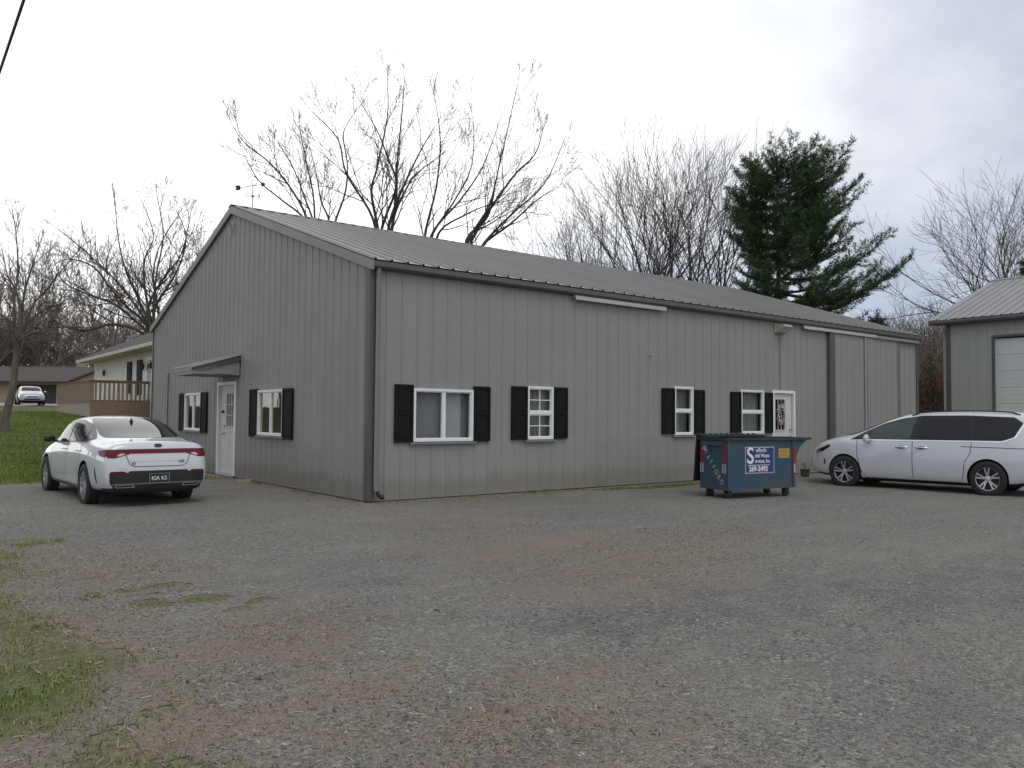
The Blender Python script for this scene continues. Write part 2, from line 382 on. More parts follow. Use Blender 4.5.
def attr_mat(name, stops, rough=.9):
    m, t, b, out = nt(name)
    a = N(t, 'ShaderNodeAttribute', _attribute_name='tone'); t.links.new(ramp(t, a.outputs['Fac'], stops), b.inputs['Base Color'])
    b.inputs['Roughness'].default_value = rough; b.inputs['Specular IOR Level'].default_value = .2
    return m
M['stones'] = attr_mat('loose_stones', [(0., (.055,.055,.058)), (.45, (.15,.147,.143)), (.8, (.26,.245,.225)), (.97, (.36,.325,.275)), (1., (.62,.60,.56))])
M['blades'] = attr_mat('grass_blades', [(0., (.065,.105,.020)), (.5, (.150,.215,.044)), (.85, (.245,.285,.072)), (1., (.34,.29,.15))], .7)
M['straw'] = attr_mat('dead_straw', [(0., (.11,.08,.055)), (.6, (.27,.215,.15)), (1., (.46,.39,.29))], .9)

def raw_mesh(name, V, Fc, tone, m, label, cat):
    me = bpy.data.meshes.new(name); nv, nf, k = len(V), len(Fc), Fc.shape[1]
    me.vertices.add(nv); me.vertices.foreach_set('co', V.astype(np.float32).ravel())
    me.loops.add(nf*k); me.loops.foreach_set('vertex_index', Fc.astype(np.int32).ravel())
    me.polygons.add(nf); me.polygons.foreach_set('loop_start', np.arange(0, nf*k, k, dtype=np.int32))
    a = me.attributes.new('tone', 'FLOAT', 'POINT'); a.data.foreach_set('value', tone.astype(np.float32))
    me.update(calc_edges=True); me.validate(); me.materials.append(m)
    return tag(link(name, me), label, cat, kind='stuff')

def in_view(x, y, slack=.16):
    d = np.stack([x-CAM.x, y-CAM.y], -1); z = d@np.array([AWAY.x, AWAY.y]); u = d@np.array([RIGHT.x, RIGHT.y])
    return (z > 1.5) & (np.abs(u) < z*(.634+slack))
rs = np.random.default_rng(5)
def scatter_stones():
    n = 130000
    dep = 2.9 + 12.5*rs.random(n)**1.7; u = (rs.random(n)*2-1)*.80*dep
    x = CAM.x + AWAY.x*dep + RIGHT.x*u; y = CAM.y + AWAY.y*dep + RIGHT.y*u
    cov = np.array([lawn_edge_mask(a, b) for a, b in zip(x, y)])
    patch = np.array([noise.noise(Vector((a*.8, b*.8, 4.4))) + .6*noise.noise(Vector((a*2.7, b*2.7, 8.))) + .5*blob(DARKG, a, b, 21.) for a, b in zip(x, y)])
    keep = (cov < .5) & (rs.random(n) < np.clip(.32 + .85*patch, .05, 1)) & ~((x > -.1) & (y > -.05)); x, y, dep = x[keep], y[keep], dep[keep]; n = len(x)
    z = np.array([gz(a, b) for a, b in zip(x, y)]) + .003
    r = (.003 + .0075*rs.random(n)**2.4) * (1 + .03*dep); r[rs.random(n) < .012] *= 1.9
    base = np.array([(1,0,0),(0,1,0),(-1,0,0),(0,-1,0),(0,0,1),(0,0,-.4)], float)
    fc = np.array([(0,1,4),(1,2,4),(2,3,4),(3,0,4),(1,0,5),(2,1,5),(3,2,5),(0,3,5)])
    a = rs.random(n)*6.283; ca, sa = np.cos(a), np.sin(a)
    P = base[None] * (1 + .35*(rs.random((n,6,3))*2-1)) + .3*(rs.random((n,6,3))*2-1); P[..., 2] *= .62
    P *= r[:, None, None]; P[..., 0] *= (1 + .5*rs.random(n))[:, None]
    X = P[..., 0]*ca[:, None] - P[..., 1]*sa[:, None]; Y = P[..., 0]*sa[:, None] + P[..., 1]*ca[:, None]
    V = np.stack([X + x[:, None], Y + y[:, None], P[..., 2] + z[:, None]], -1).reshape(-1, 3)
    Fc = (fc[None] + (np.arange(n)*6)[:, None, None]).reshape(-1, 3)
    tone = np.clip(rs.beta(2.2, 2.6, n), 0, .97); tone[rs.random(n) < .003] = 1
    raw_mesh('loose_gravel', V, Fc, np.repeat(tone, 6), M['stones'], 'loose grey gravel stones lying over the yard in the foreground', 'gravel')
scatter_stones()

def blades(x, y, h, wd, lean, tone, name, m, label, cat):
    n = len(x); z = np.array([gz(a, b) for a, b in zip(x, y)])
    a = rs.random(n)*6.283; dx, dy = np.cos(a), np.sin(a); la = rs.random(n)*6.283; lx, ly = np.cos(la)*lean*h, np.sin(la)*lean*h
    b = np.stack([x, y, z], -1)
    w_ = np.stack([dx*wd, dy*wd, 0*dx], -1)
    mid = b + np.stack([lx*.35, ly*.35, h*.62], -1); tip = b + np.stack([lx, ly, h*(1-.35*lean)], -1)
    V = np.stack([b-w_, b+w_, mid+w_*.7, mid-w_*.7, tip], 1).reshape(-1, 3)
    Fc = np.array([(0,1,2),(0,2,3),(3,2,4)])[None] + (np.arange(n)*5)[:, None, None]
    raw_mesh(name, V, Fc.reshape(-1, 3), np.repeat(tone, 5), m, label, cat)
def scatter_grass():
    # near strip at the lower left, tufts by the barn and moss spots
    n = 210000; x = -9 + 5.2*rs.random(n); y = -11 + 10.6*rs.random(n); k = in_view(x, y); x, y = x[k], y[k]
    cov = np.array([lawn_edge_mask(a, b) for a, b in zip(x, y)]); tuft = np.array([noise.noise(Vector((a*3.1, b*3.1, 2.2)))+.5*noise.noise(Vector((a*9, b*9, 2.2))) for a, b in zip(x, y)])
    k = (rs.random(len(x)) < cov*np.clip(.62 + 1.3*tuft, .05, 1)); x, y, tuft = x[k], y[k], tuft[k]; n = len(x)
    h = (.010 + .024*rs.random(n))*(1 + .6*np.clip(tuft, -.5, .8)); tone = np.clip(.42 + .3*tuft + .22*rs.standard_normal(n), 0, .9); tone[rs.random(n) < .10] = 1
    blades(x, y, h, .0016+.0022*rs.random(n), .35+.6*rs.random(n), tone, 'grass_tufts', M['blades'], 'ragged green grass tufts along the gravel edge at lower left', 'grass')
    n = 260000; x = -14 + 15*rs.random(n); y = 6.4 + 30*rs.random(n)**1.6; k = in_view(x, y, .03) & ~((x > -.05) & (y < 14)); x, y = x[k], y[k]
    cov = np.array([lawn_edge_mask(a, b) for a, b in zip(x, y)]); k = rs.random(len(x)) < cov; x, y = x[k], y[k]; n = len(x)
    tf = np.array([noise.noise(Vector((a*.8, b*.8, 6.))) for a, b in zip(x, y)])
    blades(x, y, .03+.05*rs.random(n), .004+.004*rs.random(n), .3+.5*rs.random(n), np.clip(.38+.35*tf+.2*rs.standard_normal(n), 0, .92), 'lawn_grass', M['blades'], 'mown green lawn rising from the gravel to the house', 'grass')
    xs, ys = [], []
    for q in MOSS:
        k = int(1500*q[2]*q[3]*9) if q[1] > -3 else int(1500*q[2]*q[3]*3); r = np.sqrt(rs.random(k))*1.6; a = rs.random(k)*6.283
        xs.append(q[0]+r*np.cos(a)*q[2]); ys.append(q[1]+r*np.sin(a)*q[3])
    x, y = np.concatenate(xs), np.concatenate(ys); k = (y < -.03) | (x < -.05); k &= rs.random(len(x)) < np.array([blob(MOSS, a, b, 2.) for a, b in zip(x, y)])**1.5; x, y = x[k], y[k]; n = len(x)
    low = np.where((y < -4), .4, 1.)
    blades(x, y, (.02+.04*rs.random(n))*np.where(y < -4, .3, 1.), .002+.003*rs.random(n), .3+.6*rs.random(n), np.clip(.45+.25*rs.standard_normal(n), 0, 1), 'weeds', M['blades'], 'low green weeds and moss growing through the gravel', 'weeds')
    # dead straw and chips
    xs, ys = [], []
    for q in DIRT[3:]:
        k = int(800*q[2]*q[3]*3.1); r = np.sqrt(rs.random(k))*1.5; a = rs.random(k)*6.283; xs.append(q[0]+r*np.cos(a)*q[2]); ys.append(q[1]+r*np.sin(a)*q[3])
    x, y = np.concatenate(xs), np.concatenate(ys); k = y < -.05; x, y = x[k], y[k]; n = len(x)
    z = np.array([gz(a, b) for a, b in zip(x, y)])+.007; a = rs.random(n)*6.283; L = .006+.024*rs.random(n)**3; W = .0015+.003*rs.random(n)
    ux, uy = np.cos(a), np.sin(a); c = np.stack([x, y, z], -1); U = np.stack([ux*L, uy*L, .006*rs.standard_normal(n)], -1); S = np.stack([-uy*W, ux*W, 0*ux], -1); T = np.array([0,0,.003])
    V = np.stack([c-U-S, c-U+S, c+U+S, c+U-S, c-U+T, c+U+T], 1).reshape(-1, 3)
    Fc = (np.array([(0,3,5),(0,5,4),(2,1,4),(2,4,5)])[None] + (np.arange(n)*6)[:, None, None]).reshape(-1, 3)
    raw_mesh('straw_litter', V, Fc, np.repeat(rs.beta(2,2.6,n), 6), M['straw'], 'tan bits of straw and dead leaves lying in the gravel', 'litter')
scatter_grass()
# ------------------------------------------------------------------ ribbed metal buildings
PITCH_RIB = .311
def rib_profile(a, b, off=0., minor=True, h=.015):
    """(u, out) break points of a ribbed panel between a and b"""
    P = [(a, 0.)]; k = math.ceil((a-off)/PITCH_RIB - 1e-6)
    while True:
        c = off + k*PITCH_RIB
        if c > b - .03: break
        if c > a + .03: P += [(c-.024, 0), (c-.012, h), (c+.012, h), (c+.024, 0)]
        if minor:
            for q in (1/3, 2/3):
                m_ = c + q*PITCH_RIB
                if a+.03 < m_ < b-.03: P += [(m_-.012, 0), (m_, .002), (m_+.012, 0)]
        k += 1
    P.append((b, 0.)); return sorted(P)
def ribbed_wall(mb, W, a, b, z0, top, holes=(), off=0.):
    """ribbed sheet with openings; W(u, out, z) maps to space, top(u) gives the upper edge"""
    P = rib_profile(a, b, off); us = dict(P)
    def out_at(u):
        for (p, q), (r, s_) in zip(P, P[1:]):
            if p <= u <= r: return q + (s_-q)*((u-p)/(r-p) if r > p else 0)
        return 0.
    for u0, u1, _, _ in holes:
        for u in (u0, u1): us[u] = out_at(u)
    pts = sorted(us.items()); zs = sorted({z for h_ in holes for z in h_[2:]})
    for (u0, o0), (u1, o1) in zip(pts, pts[1:]):
        if u1-u0 < 1e-5: continue
        um = (u0+u1)/2; lv = [z0] + zs + [None]
        for za, zb in zip(lv, lv[1:]):
            if any(h_[0] < um < h_[1] and zb is not None and h_[2] <= za + 1e-6 and zb <= h_[3] + 1e-6 for h_ in holes): continue
            ta, tb = (top(u0), top(u1)) if zb is None else (zb, zb)
            mb.add([W(u0, o0, za), W(u1, o1, za), W(u1, o1, tb), W(u0, o0, ta)], [(0,1,2,3)])
def ribbed_roof(mb, x0, x1, y0, z0, y1, z1, axis='x', off=0.):
    P = rib_profile(x0, x1, off, minor=False, h=.034); sl = Vector((0, y1-y0, z1-z0)).normalized(); nn = Vector((0, -sl.z, sl.y))
    if nn.z < 0: nn = -nn
    k = 8
    for (u0, o0), (u1, o1) in zip(P, P[1:]):
        row = []
        for i in range(k+1):
            f = i/k; y, z = y0+(y1-y0)*f, z0+(z1-z0)*f
            row.append(((u0, y+nn.y*o0, z+nn.z*o0), (u1, y+nn.y*o1, z+nn.z*o1)))
        for A, B in zip(row, row[1:]):
            q = [A[0], A[1], B[1], B[0]]
            if axis == 'y': q = [(p[1], p[0], p[2]) for p in q]
            mb.add(q, [(0,1,2,3)])

L_, W_, HE, HR = 19.14, 13.78, 4.09, 6.40
def WL(u, o, z): return (u, -o, z)            # long wall, faces -Y
def WG(u, o, z): return (-o, u, z)            # gable wall, faces -X
barn = thing('metal_barn', 'long grey ribbed metal barn with black shutters and a low gable roof', 'barn', (L_/2, W_/2, 0))
def wbox(mb, W, u0, u1, o0, o1, z0, z1): mb.box(W(u0, o0, z0), W(u1, o1, z1))

LW = [(.84,2.11,1.01,1.94,'slider'), (3.39,4.05,1.02,2.05,'grid'), (7.66,8.31,1.07,2.17,'hung'), (10.10,11.04,1.08,2.16,'hung')]
GW = [(3.61,5.00,1.02,1.98,'slider'), (8.92,10.33,1.03,2.00,'slider')]
DOOR_L = (11.46, 12.36, .06, 2.13); DOOR_G = (6.46, 7.62, .05, 2.17)
mb = MB(); ribbed_wall(mb, WL, 0, L_, .03, lambda u: HE-.12, [q[:4] for q in LW] + [DOOR_L], off=.31)
mb.build('long_wall', M['siding'], barn)
rake = lambda u: HE - .10 + (HR-HE)*(1-abs(u-W_/2)/(W_/2)) - .03
mb = MB()
ribbed_wall(mb, WG, 0, W_/2, .03, rake, [q[:4] for q in GW if q[1] < W_/2] + [(DOOR_G[0], W_/2, *DOOR_G[2:])], off=.2)
ribbed_wall(mb, WG, W_/2, W_, .03, rake, [q[:4] for q in GW if q[0] > W_/2] + [(W_/2, DOOR_G[1], *DOOR_G[2:])], off=.2)
mb.build('gable_wall', M['siding'], barn)
mb = MB(); mb.box((L_-.02, 0, 0), (L_, W_, HE-.1)); mb.box((0, W_-.02, 0), (L_-.03, W_, HE-.1))
mb.prism([(0.02, HE-.15), (W_-.02, HE-.15), (W_/2, HR-.15)], L_-.03, L_-.01, 0); mb.build('rear_wall', M['siding'], barn)
# foundation board under the sheets
mb = MB(); mb.box((.03, .01, -.3), (L_, .05, .06)); mb.box((.01, .05, -.3), (.05, W_, .06)); mb.build('grade_board', M['trim'], barn)
mb = MB(); mb.box((.10, -.012, .025), (11.4, .012, .05)); mb.box((12.4, -.012, .025), (L_, .012, .05)); mb.box((-.012, .10, .025), (.012, 6.4, .05)); mb.box((-.012, 7.7, .025), (.012, W_, .05))
mb.build('base_flashing', M['trim_mid'], barn)
mb = MB(); mb.box((.08, .08, -.02), (L_-.05, W_-.05, .02)); mb.build('floor_slab', M['slab'], barn)
mb = MB(); mb.box((.06, 2.6, .02), (L_-.1, 2.66, 3.6)); mb.box((2.9, .1, .03), (2.95, W_-.1, 3.5)); mb.build('inner_partition', M['inner'], barn)
# roof
mb = MB(); ribbed_roof(mb, -.07, L_+.07, -.16, HE-.012, W_/2, HR, off=.31)
ribbed_roof(mb, -.07, L_+.07, W_+.16, HE-.012, W_/2, HR, off=.31)
roof = mb.build('roof', M['roof'], barn)
mb = MB(); mb.prism([(W_/2-.17, HR-.03), (W_/2, HR+.03), (W_/2+.17, HR-.03), (W_/2, HR-.01)], -.08, L_+.08, 0); mb.build('ridge_cap', M['trim'], roof)
for xa, xb in ((-.075, -.03), (L_+.03, L_+.075)):
    mb = MB(); mb.prism([(-.16, HE-.03), (W_/2, HR-.018), (W_+.16, HE-.03), (W_+.16, HE-.195), (W_/2, HR-.195), (-.16, HE-.195)], xa, xb, 0); mb.build('rake_trim', M['trim_mid'], barn)
mb = MB(); mb.prism([(-.145, HE-.03), (-.15, HE-.12), (-.12, HE-.155), (-.03, HE-.165), (-.03, HE-.045)], -.028, L_+.028, 0); mb.build('gutter', M['trim'], barn)
mb = MB(); mb.prism([(W_+.145, HE-.03), (W_+.12, HE-.155), (W_+.03, HE-.165), (W_+.03, HE-.045)], -.028, L_+.028, 0); mb.build('gutter', M['trim'], barn)
mb = MB(); mb.prism([(-.03,-.03),(.09,-.03),(.09,.001),(.001,.001),(.001,.10),(-.03,.10)], .03, HE-.16, 2); mb.build('corner_trim', M['trim'], barn)
for a, b in (((L_-.09, -.03, .03), (L_+.02, .0, HE-.16)), ((-.03, W_-.08, .03), (.001, W_, HE-.16))): mb = MB(); mb.box(a, b); mb.build('corner_trim', M['trim'], barn)
mb = MB(); mb.tube([(.10,-.10,HE-.14), (.105,-.078,HE-.3), (.105,-.078,.26), (.12,-.10,.19)], .042, 4)
ds = mb.build('downspout', M['trim_mid'], barn)
mb = MB(); mb.tube([(.12,-.10,.20), (.135,-.12,.13), (.17,-.13,.10)], .036, 8, caps=False); mb.tube([(.165,-.13,.10),(.22,-.135,.095)], .04, 8); mb.build('outlet', M['black'], ds)

def window(parent, W, u0, u1, z0, z1, style):
    mb = MB(); f = .043
    wbox(mb, W, u0, u0+f, -.06, .042, z0, z1); wbox(mb, W, u1-f, u1, -.06, .042, z0, z1)
    wbox(mb, W, u0+f, u1-f, -.06, .040, z1-f, z1); wbox(mb, W, u0+f, u1-f, -.06, .048, z0, z0+f)
    fr = mb.build('window', M['white'], parent); a, b, c, d = u0+f, u1-f, z0+f, z1-f
    um, zm = (a+b)/2, (c+d)/2
    mb = MB()
    if style == 'slider':
        wbox(mb, W, um-.022, um+.022, -.02, .030, c, d)
        for p, q in ((a, um-.022), (um+.022, b)):
            wbox(mb, W, p, p+.02, -.02, .02, c, d); wbox(mb, W, q-.02, q, -.02, .02, c, d); wbox(mb, W, p+.02, q-.02, -.02, .018, c, c+.02); wbox(mb, W, p+.02, q-.02, -.02, .018, d-.02, d)
    else:
        wbox(mb, W, a, b, -.02, .030, zm-.03, zm+.03)
        for p, q in ((c, zm-.03), (zm+.03, d)):
            wbox(mb, W, a, a+.022, -.02, .02, p, q); wbox(mb, W, b-.022, b, -.02, .02, p, q)
            wbox(mb, W, a+.022, b-.022, -.02, .018, p, p+.02); wbox(mb, W, a+.022, b-.022, -.02, .018, q-.02, q)
            if style == 'grid':
                h = (p+q)/2; wbox(mb, W, um-.009, um+.009, -.02, .012, p+.02, q-.02)
                wbox(mb, W, a+.022, um-.009, -.02, .011, h-.009, h+.009); wbox(mb, W, um+.009, b-.022, -.02, .011, h-.009, h+.009)
    mb.build('sash', M['white'], fr)
    def pane(p, q, r, s, o):
        m_ = MB(); m_.add([W(p,o,r), W(q,o,r), W(q,o,s), W(p,o,s)], [(0,1,2,3)]); m_.build('pane', M['glass'], fr, fix=False)
    if style == 'slider': pane(a, um, c, d, -.004); pane(um, b, c, d, -.010)
    else: pane(a, b, c, zm, -.004); pane(a, b, zm, d, -.010)
    mb = MB(); wbox(mb, W, u0-.06, u1+.06, .0, .062, z0-.045, z0-.012); mb.build('sill', M['trim_mid'], fr)
    return fr
def curtain(fr, W, a, b, z0, z1, o, m, n=26, amp=.014):
    mb = MB(); P = [(a+(b-a)*i/n, o + amp*math.sin(i*1.9)+amp*.6*math.sin(i*.7)) for i in range(n+1)]
    for p, q in zip(P, P[1:]): mb.add([W(p[0],p[1],z0), W(q[0],q[1],z0), W(q[0],q[1],z1), W(p[0],p[1],z1)], [(0,1,2,3)])
    mb.build('curtain', m, fr, fix=False, smooth=180)
def shutter(parent, W, u0, u1, z0, z1):
    mb = MB(); wbox(mb, W, u0, u1, .018, .038, z0, z1); e = .045; zm = (z0+z1)/2
    wbox(mb, W, u0, u0+e, .038, .055, z0, z1); wbox(mb, W, u1-e, u1, .038, .055, z0, z1)
    for a, b in ((z0, z0+e), (zm-e/2, zm+e/2), (z1-e, z1)): wbox(mb, W, u0+e, u1-e, .038, .054, a, b)
    for lo, hi in ((z0+e, zm-e/2), (zm+e/2, z1-e)): wbox(mb, W, u0+e+.03, u1-e-.03, .038, .046, lo+.03, hi-.03)
    mb.build('shutter', M['shutter'], parent)
wins = [window(barn, WL, *q) for q in LW]; gwins = [window(barn, WG, *q) for q in GW]
curtain(wins[0], WL, .80, 1.48, .98, 1.97, -.10, M['curtain_mid'], amp=.002); curtain(wins[0], WL, 1.485, 1.92, .98, 1.97, -.10, M['curtain'], amp=.003); curtain(wins[0], WL, 1.90, 2.2, .98, 1.97, -.15, M['curtain_mid'], amp=.003)
curtain(wins[1], WL, 3.35, 4.1, .98, 2.1, -.14, M['curtain_dim']); curtain(wins[2], WL, 7.6, 8.02, 1.0, 2.2, -.14, M['curtain_dim'])
curtain(wins[3], WL, 10.30, 11.1, 1.0, 2.2, -.16, M['curtain_dim']); curtain(wins[2], WL, 8.04, 8.36, 1.0, 2.2, -.20, M['curtain_dim'])
curtain(gwins[0], WG, 3.65, 4.3, 1.05, 1.95, -.25, M['curtain_dim']); curtain(gwins[1], WG, 8.95, 9.6, 1.05, 1.95, -.25, M['curtain_dim'])
for W, qs in ((WL, [(.47,.835,1.0,2.0),(2.115,2.49,1.0,2.01),(3.0,3.385,1.02,2.04),(4.055,4.42,1.03,2.05),(7.24,7.655,1.10,2.12),(8.315,8.71,1.09,2.11),(9.70,10.095,1.11,2.10),(11.045,11.40,1.10,2.11)]),
              (WG, [(5.005,5.46,.98,2.01),(3.12,3.605,.97,1.99),(10.335,10.78,1.0,2.01),(8.45,8.915,.99,2.01)])):
    for q in qs: shutter(barn, W, *q)

# doors
def entry_door(parent, W, d, lites, handle_u, label=None, glaze=None):
    u0, u1, z0, z1 = d; c = .07; mb = MB()
    wbox(mb, W, u0-c+.02, u0+.02, -.09, .036, z0, z1+.05); wbox(mb, W, u1-.02, u1+c-.02, -.09, .036, z0, z1+.05); wbox(mb, W, u0+.02, u1-.02, -.09, .034, z1-.02, z1+.05)
    cs = mb.build('door_casing', M['white'], parent)
    a, b = u0+.045, u1-.045; g0, g1, h0, h1 = glaze
    dmb = MB()
    for q in ((a, g0, z0+.02, z1-.03), (g1, b, z0+.02, z1-.03), (g0, g1, z0+.02, h0), (g0, g1, h1, z1-.03)): wbox(dmb, W, q[0], q[1], -.075, -.03, q[2], q[3])
    if h0 > z0+.6:      # raised panels below the glass
        w2 = (g1-g0-.1)/2
        for p in (g0, g1-w2): wbox(dmb, W, p, p+w2, -.03, -.022, z0+.2, h0-.22)
    for q in ((g0-.03, g0, h0-.03, h1+.03), (g1, g1+.03, h0-.03, h1+.03), (g0, g1, h0-.03, h0), (g0, g1, h1, h1+.03)): wbox(dmb, W, q[0], q[1], -.03, -.018, q[2], q[3])
    nu, nz = lites
    for i in range(1, nu): u = g0+(g1-g0)*i/nu; wbox(dmb, W, u-.008, u+.008, -.05, -.027, h0, h1)
    for i in range(1, nz): z = h0+(h1-h0)*i/nz; wbox(dmb, W, g0, g1, -.049, -.028, z-.008, z+.008)
    dr = dmb.build('door', M['white_door'], parent)
    m_ = MB(); m_.add([W(g0,-.052,h0), W(g1,-.052,h0), W(g1,-.052,h1), W(g0,-.052,h1)], [(0,1,2,3)]); m_.build('door_glass', M['glass_dark'], dr, fix=False)
    m_ = MB(); p = Vector(W(handle_u, -.03, 1.0)); o = Vector(W(handle_u, .05, 1.0)); m_.tube([p, o], .012, 8)
    m_.tube([p, p+(o-p)*.12], .034, 12); m_.tube([p+(o-p)*.6, p+(o-p)*.75, o, o+(o-p)*.2], [.02,.032,.032,.012], 12); m_.build('door_handle', M['steel'], dr)
    m_ = MB(); m_.tube([p+Vector((0,0,.17)), p+(o-p)*.3+Vector((0,0,.17))], .028, 12); m_.build('deadbolt', M['steel'], dr)
    m_ = MB(); wbox(m_, W, u0+.02, u1-.02, -.09, .06, z0-.03, z0+.012); m_.build('threshold', M['trim_light'], dr)
    return dr
gd = entry_door(barn, WG, DOOR_G, (3,3), 7.28, glaze=(6.66, 7.16, 1.17, 1.94))
mb = MB(); wbox(mb, WG, 6.84, 6.98, -.024, -.016, 1.03, 1.07); mb.build('mail_slot', M['steel'], gd)
mb = MB(); mb.tube([WG(7.36,-.03,1.52), WG(7.36,.02,1.52)], .035, 10); mb.build('door_knocker', M['black'], gd)
entry_door(barn, WL, DOOR_L, (3,3), 12.24, glaze=(11.60, 12.02, 1.17, 1.95))

# awning over the gable door
mb = MB(); A0, A1, D_ = 6.16, 7.6, 1.06
ax = lambda x: 2.83 - (-x)*.30
P = rib_profile(A0-.03, A1+.03, .2, minor=False)
for (u0,o0),(u1,o1) in zip(P, P[1:]): mb.add([(-.0,u0,ax(0)+o0), (-.0,u1,ax(0)+o1), (-D_-.04,u1,ax(-D_-.04)+o1), (-D_-.04,u0,ax(-D_-.04)+o0)], [(0,1,2,3)])
aw = mb.build('awning', M['roof'], barn)
for y in (A0, A1):
    mb = MB(); mb.add([(-.0,y-.015,ax(0)-.005), (-D_,y-.015,ax(-D_)-.005), (-D_,y-.015,ax(-D_)-.10), (-.0,y-.015,ax(0)-.15), (-.0,y+.015,ax(0)-.005), (-D_,y+.015,ax(-D_)-.005), (-D_,y+.015,ax(-D_)-.10), (-.0,y+.015,ax(0)-.15)], [(0,1,2,3),(7,6,5,4),(0,4,5,1),(1,5,6,2),(2,6,7,3),(3,7,4,0)])
    mb.build('rake_board', M['trim'], aw)
for y in (A0-.02, A1+.02): mb = MB(); mb.bar((-.0,y,ax(0)+.004), (-D_-.04,y,ax(-D_-.04)+.004), .03, .045); mb.build('roof_edge', M['trim_light'], aw)
mb = MB(); mb.box((-D_-.03, A0+.02, ax(-D_)-.10), (-D_, A1-.02, ax(-D_)-.012)); mb.build('fascia', M['trim_mid'], aw)
mb = MB(); mb.prism([(-.03, ax(0)-.16), (-D_+.04, ax(-D_)-.105), (-D_+.04, ax(-D_)-.112), (-.03, ax(-D_)-.165)], A0+.02, A0+.05, 1); mb.build('side_panel', M['siding'], aw)
mb = MB(); mb.box((-D_+.01, A0+.06, ax(-D_)-.17), (-.03, A1-.06, ax(-D_)-.155)); mb.build('soffit', M['trim_mid'], aw)
# conduits, vent, lamp, tracks, sliding doors
mb = MB(); mb.tube([(-.04,11.95,.05),(-.04,11.95,2.55),(-.02,11.95,2.62)], .014, 6); mb.build('conduit', M['trim'], barn)
mb = MB(); mb.tube([(-.05, 6.89+.10*math.sin(a), 5.85+.14*math.cos(a)) for a in [i*2*math.pi/16 for i in range(17)]], .014, 6); mb.build('peak_loop', M['trim_light'], barn)
mb = MB(); mb.box((11.50,-.05,3.66), (11.98,-.02,3.90)); mb.prism([(-.05,3.88),(-.26,3.86),(-.28,3.80),(-.12,3.66),(-.05,3.66)], 11.55, 11.93, 0); lm = mb.build('flood_lamp', mat('tan_lamp', (.36,.34,.28), .6), barn)
mb = MB(); mb.add([(11.58,-.275,3.79),(11.90,-.275,3.79),(11.90,-.13,3.667),(11.58,-.13,3.667)], [(0,1,2,3)]); mb.build('lens', M['trim_light'], lm)
mb = MB(); mb.tube([(11.74,-.035,3.66),(11.74,-.035,2.2)], .010, 5); mb.build('conduit', M['trim_mid'], lm)
def track(a, b, z, m='trim_light'):
    mb = MB(); mb.prism([(-.02,z+.055),(-.10,z+.045),(-.125,z),(-.125,z-.05),(-.10,z-.05),(-.10,z-.012),(-.02,z-.0)], a, b, 0); mb.build('door_track', M[m], barn)
track(4.56, 7.29, 3.885); track(12.72, 16.45, 3.885, 'trim_light'); track(16.46, 19.02, 3.872, 'trim_mid')
mb = MB(); mb.box((13.97,-.10,.06),(14.22,-.01,3.82)); mb.build('door_jamb', M['trim'], barn)
for a, b in ((14.235,15.86), (15.94,17.78)):
    mb = MB(); ribbed_wall(mb, lambda u,o,z: (u, -.065-o, z), a, b, .08, lambda u: 3.83, off=.31)
    mb.box((a,-.064,.08),(b,-.03,3.82)); d_ = mb.build('sliding_door', M['siding'], barn)
    m_ = MB()
    for u in (a, b-.05): m_.box((u,-.098,.07), (u+.05,-.066,3.83))
    m_.build('edge_trim', M['trim_mid'], d_)
mb = MB(); mb.box((15.865,-.085,.07),(15.935,-.03,3.82)); mb.build('meeting_post', M['trim_light'], barn)
mb = MB(); mb.box((17.79,-.06,.06),(17.92,-.022,3.8)); mb.build('door_jamb', M['trim'], barn)
mb = MB(); mb.tube([(6.86,-.02,2.82),(6.86,-.09,2.82)], .02, 8); mb.tube([(6.86,-.08,2.82),(6.86,-.085,2.87)], .026, 8); mb.build('hose_bracket', M['trim_light'], barn)

# weathervane on the ridge
vx, vy, vz = .45, W_/2, HR
vane = thing('weathervane', 'small black weathervane with an arrow standing on the barn ridge', 'weathervane', (vx, vy, vz+.02))
mb = MB(); mb.tube([(vx,vy,vz-.02),(vx,vy,vz+.62)], .011, 6); mb.lathe([(0,-.035),(.026,-.02),(.034,0),(.026,.02),(0,.035)], 10, 'z', (vx,vy,vz+.30)); mb.build('pole', M['metal_black'], vane)
mb = MB()
for i in range(4):
    a = i*math.pi/2+.5; d = Vector((math.cos(a), math.sin(a), 0)); c = Vector((vx,vy,vz+.31)); mb.tube([c, c+d*.15], .006, 5)
    e = c+d*.20; s = .045; q = Vector((-d.y, d.x, 0))
    pts = {0: [(-1,-1),(-1,1),(1,-1),(1,1)], 1: [(1,1),(-1,1),(-1,-1),(1,-1)], 2: [(1,1),(-1,1),(-1,0),(1,0),(1,-1),(-1,-1)], 3: [(-1,1),(-.5,-1),(0,.5),(.5,-1),(1,1)]}[i]
    mb.tube([e + d*(s*.6*p[0]) + Vector((0,0,s*p[1])) for p in pts], .006, 5)
mb.build('compass_letters', M['metal_black'], vane)
mb = MB(); ad = Vector((-.80,.58,-.16)).normalized(); c = Vector((vx,vy,vz+.56))
mb.tube([c-ad*.22, c+ad*.34], .009, 5); sd = ad.cross(Vector((0,0,1))).normalized()*.006; upv = sd.cross(ad).normalized()
def plate(mb, pts, th):
    n = len(pts); mb.add([p-th for p in pts]+[p+th for p in pts], [tuple(range(n))[::-1], tuple(range(n,2*n))] + [(i,(i+1)%n,n+(i+1)%n,n+i) for i in range(n)])
plate(mb, [c+ad*.30+upv*.045, c+ad*.36+upv*.065, c+ad*.43+upv*.05, c+ad*.40, c+ad*.43-upv*.05, c+ad*.36-upv*.065, c+ad*.30-upv*.045], sd)
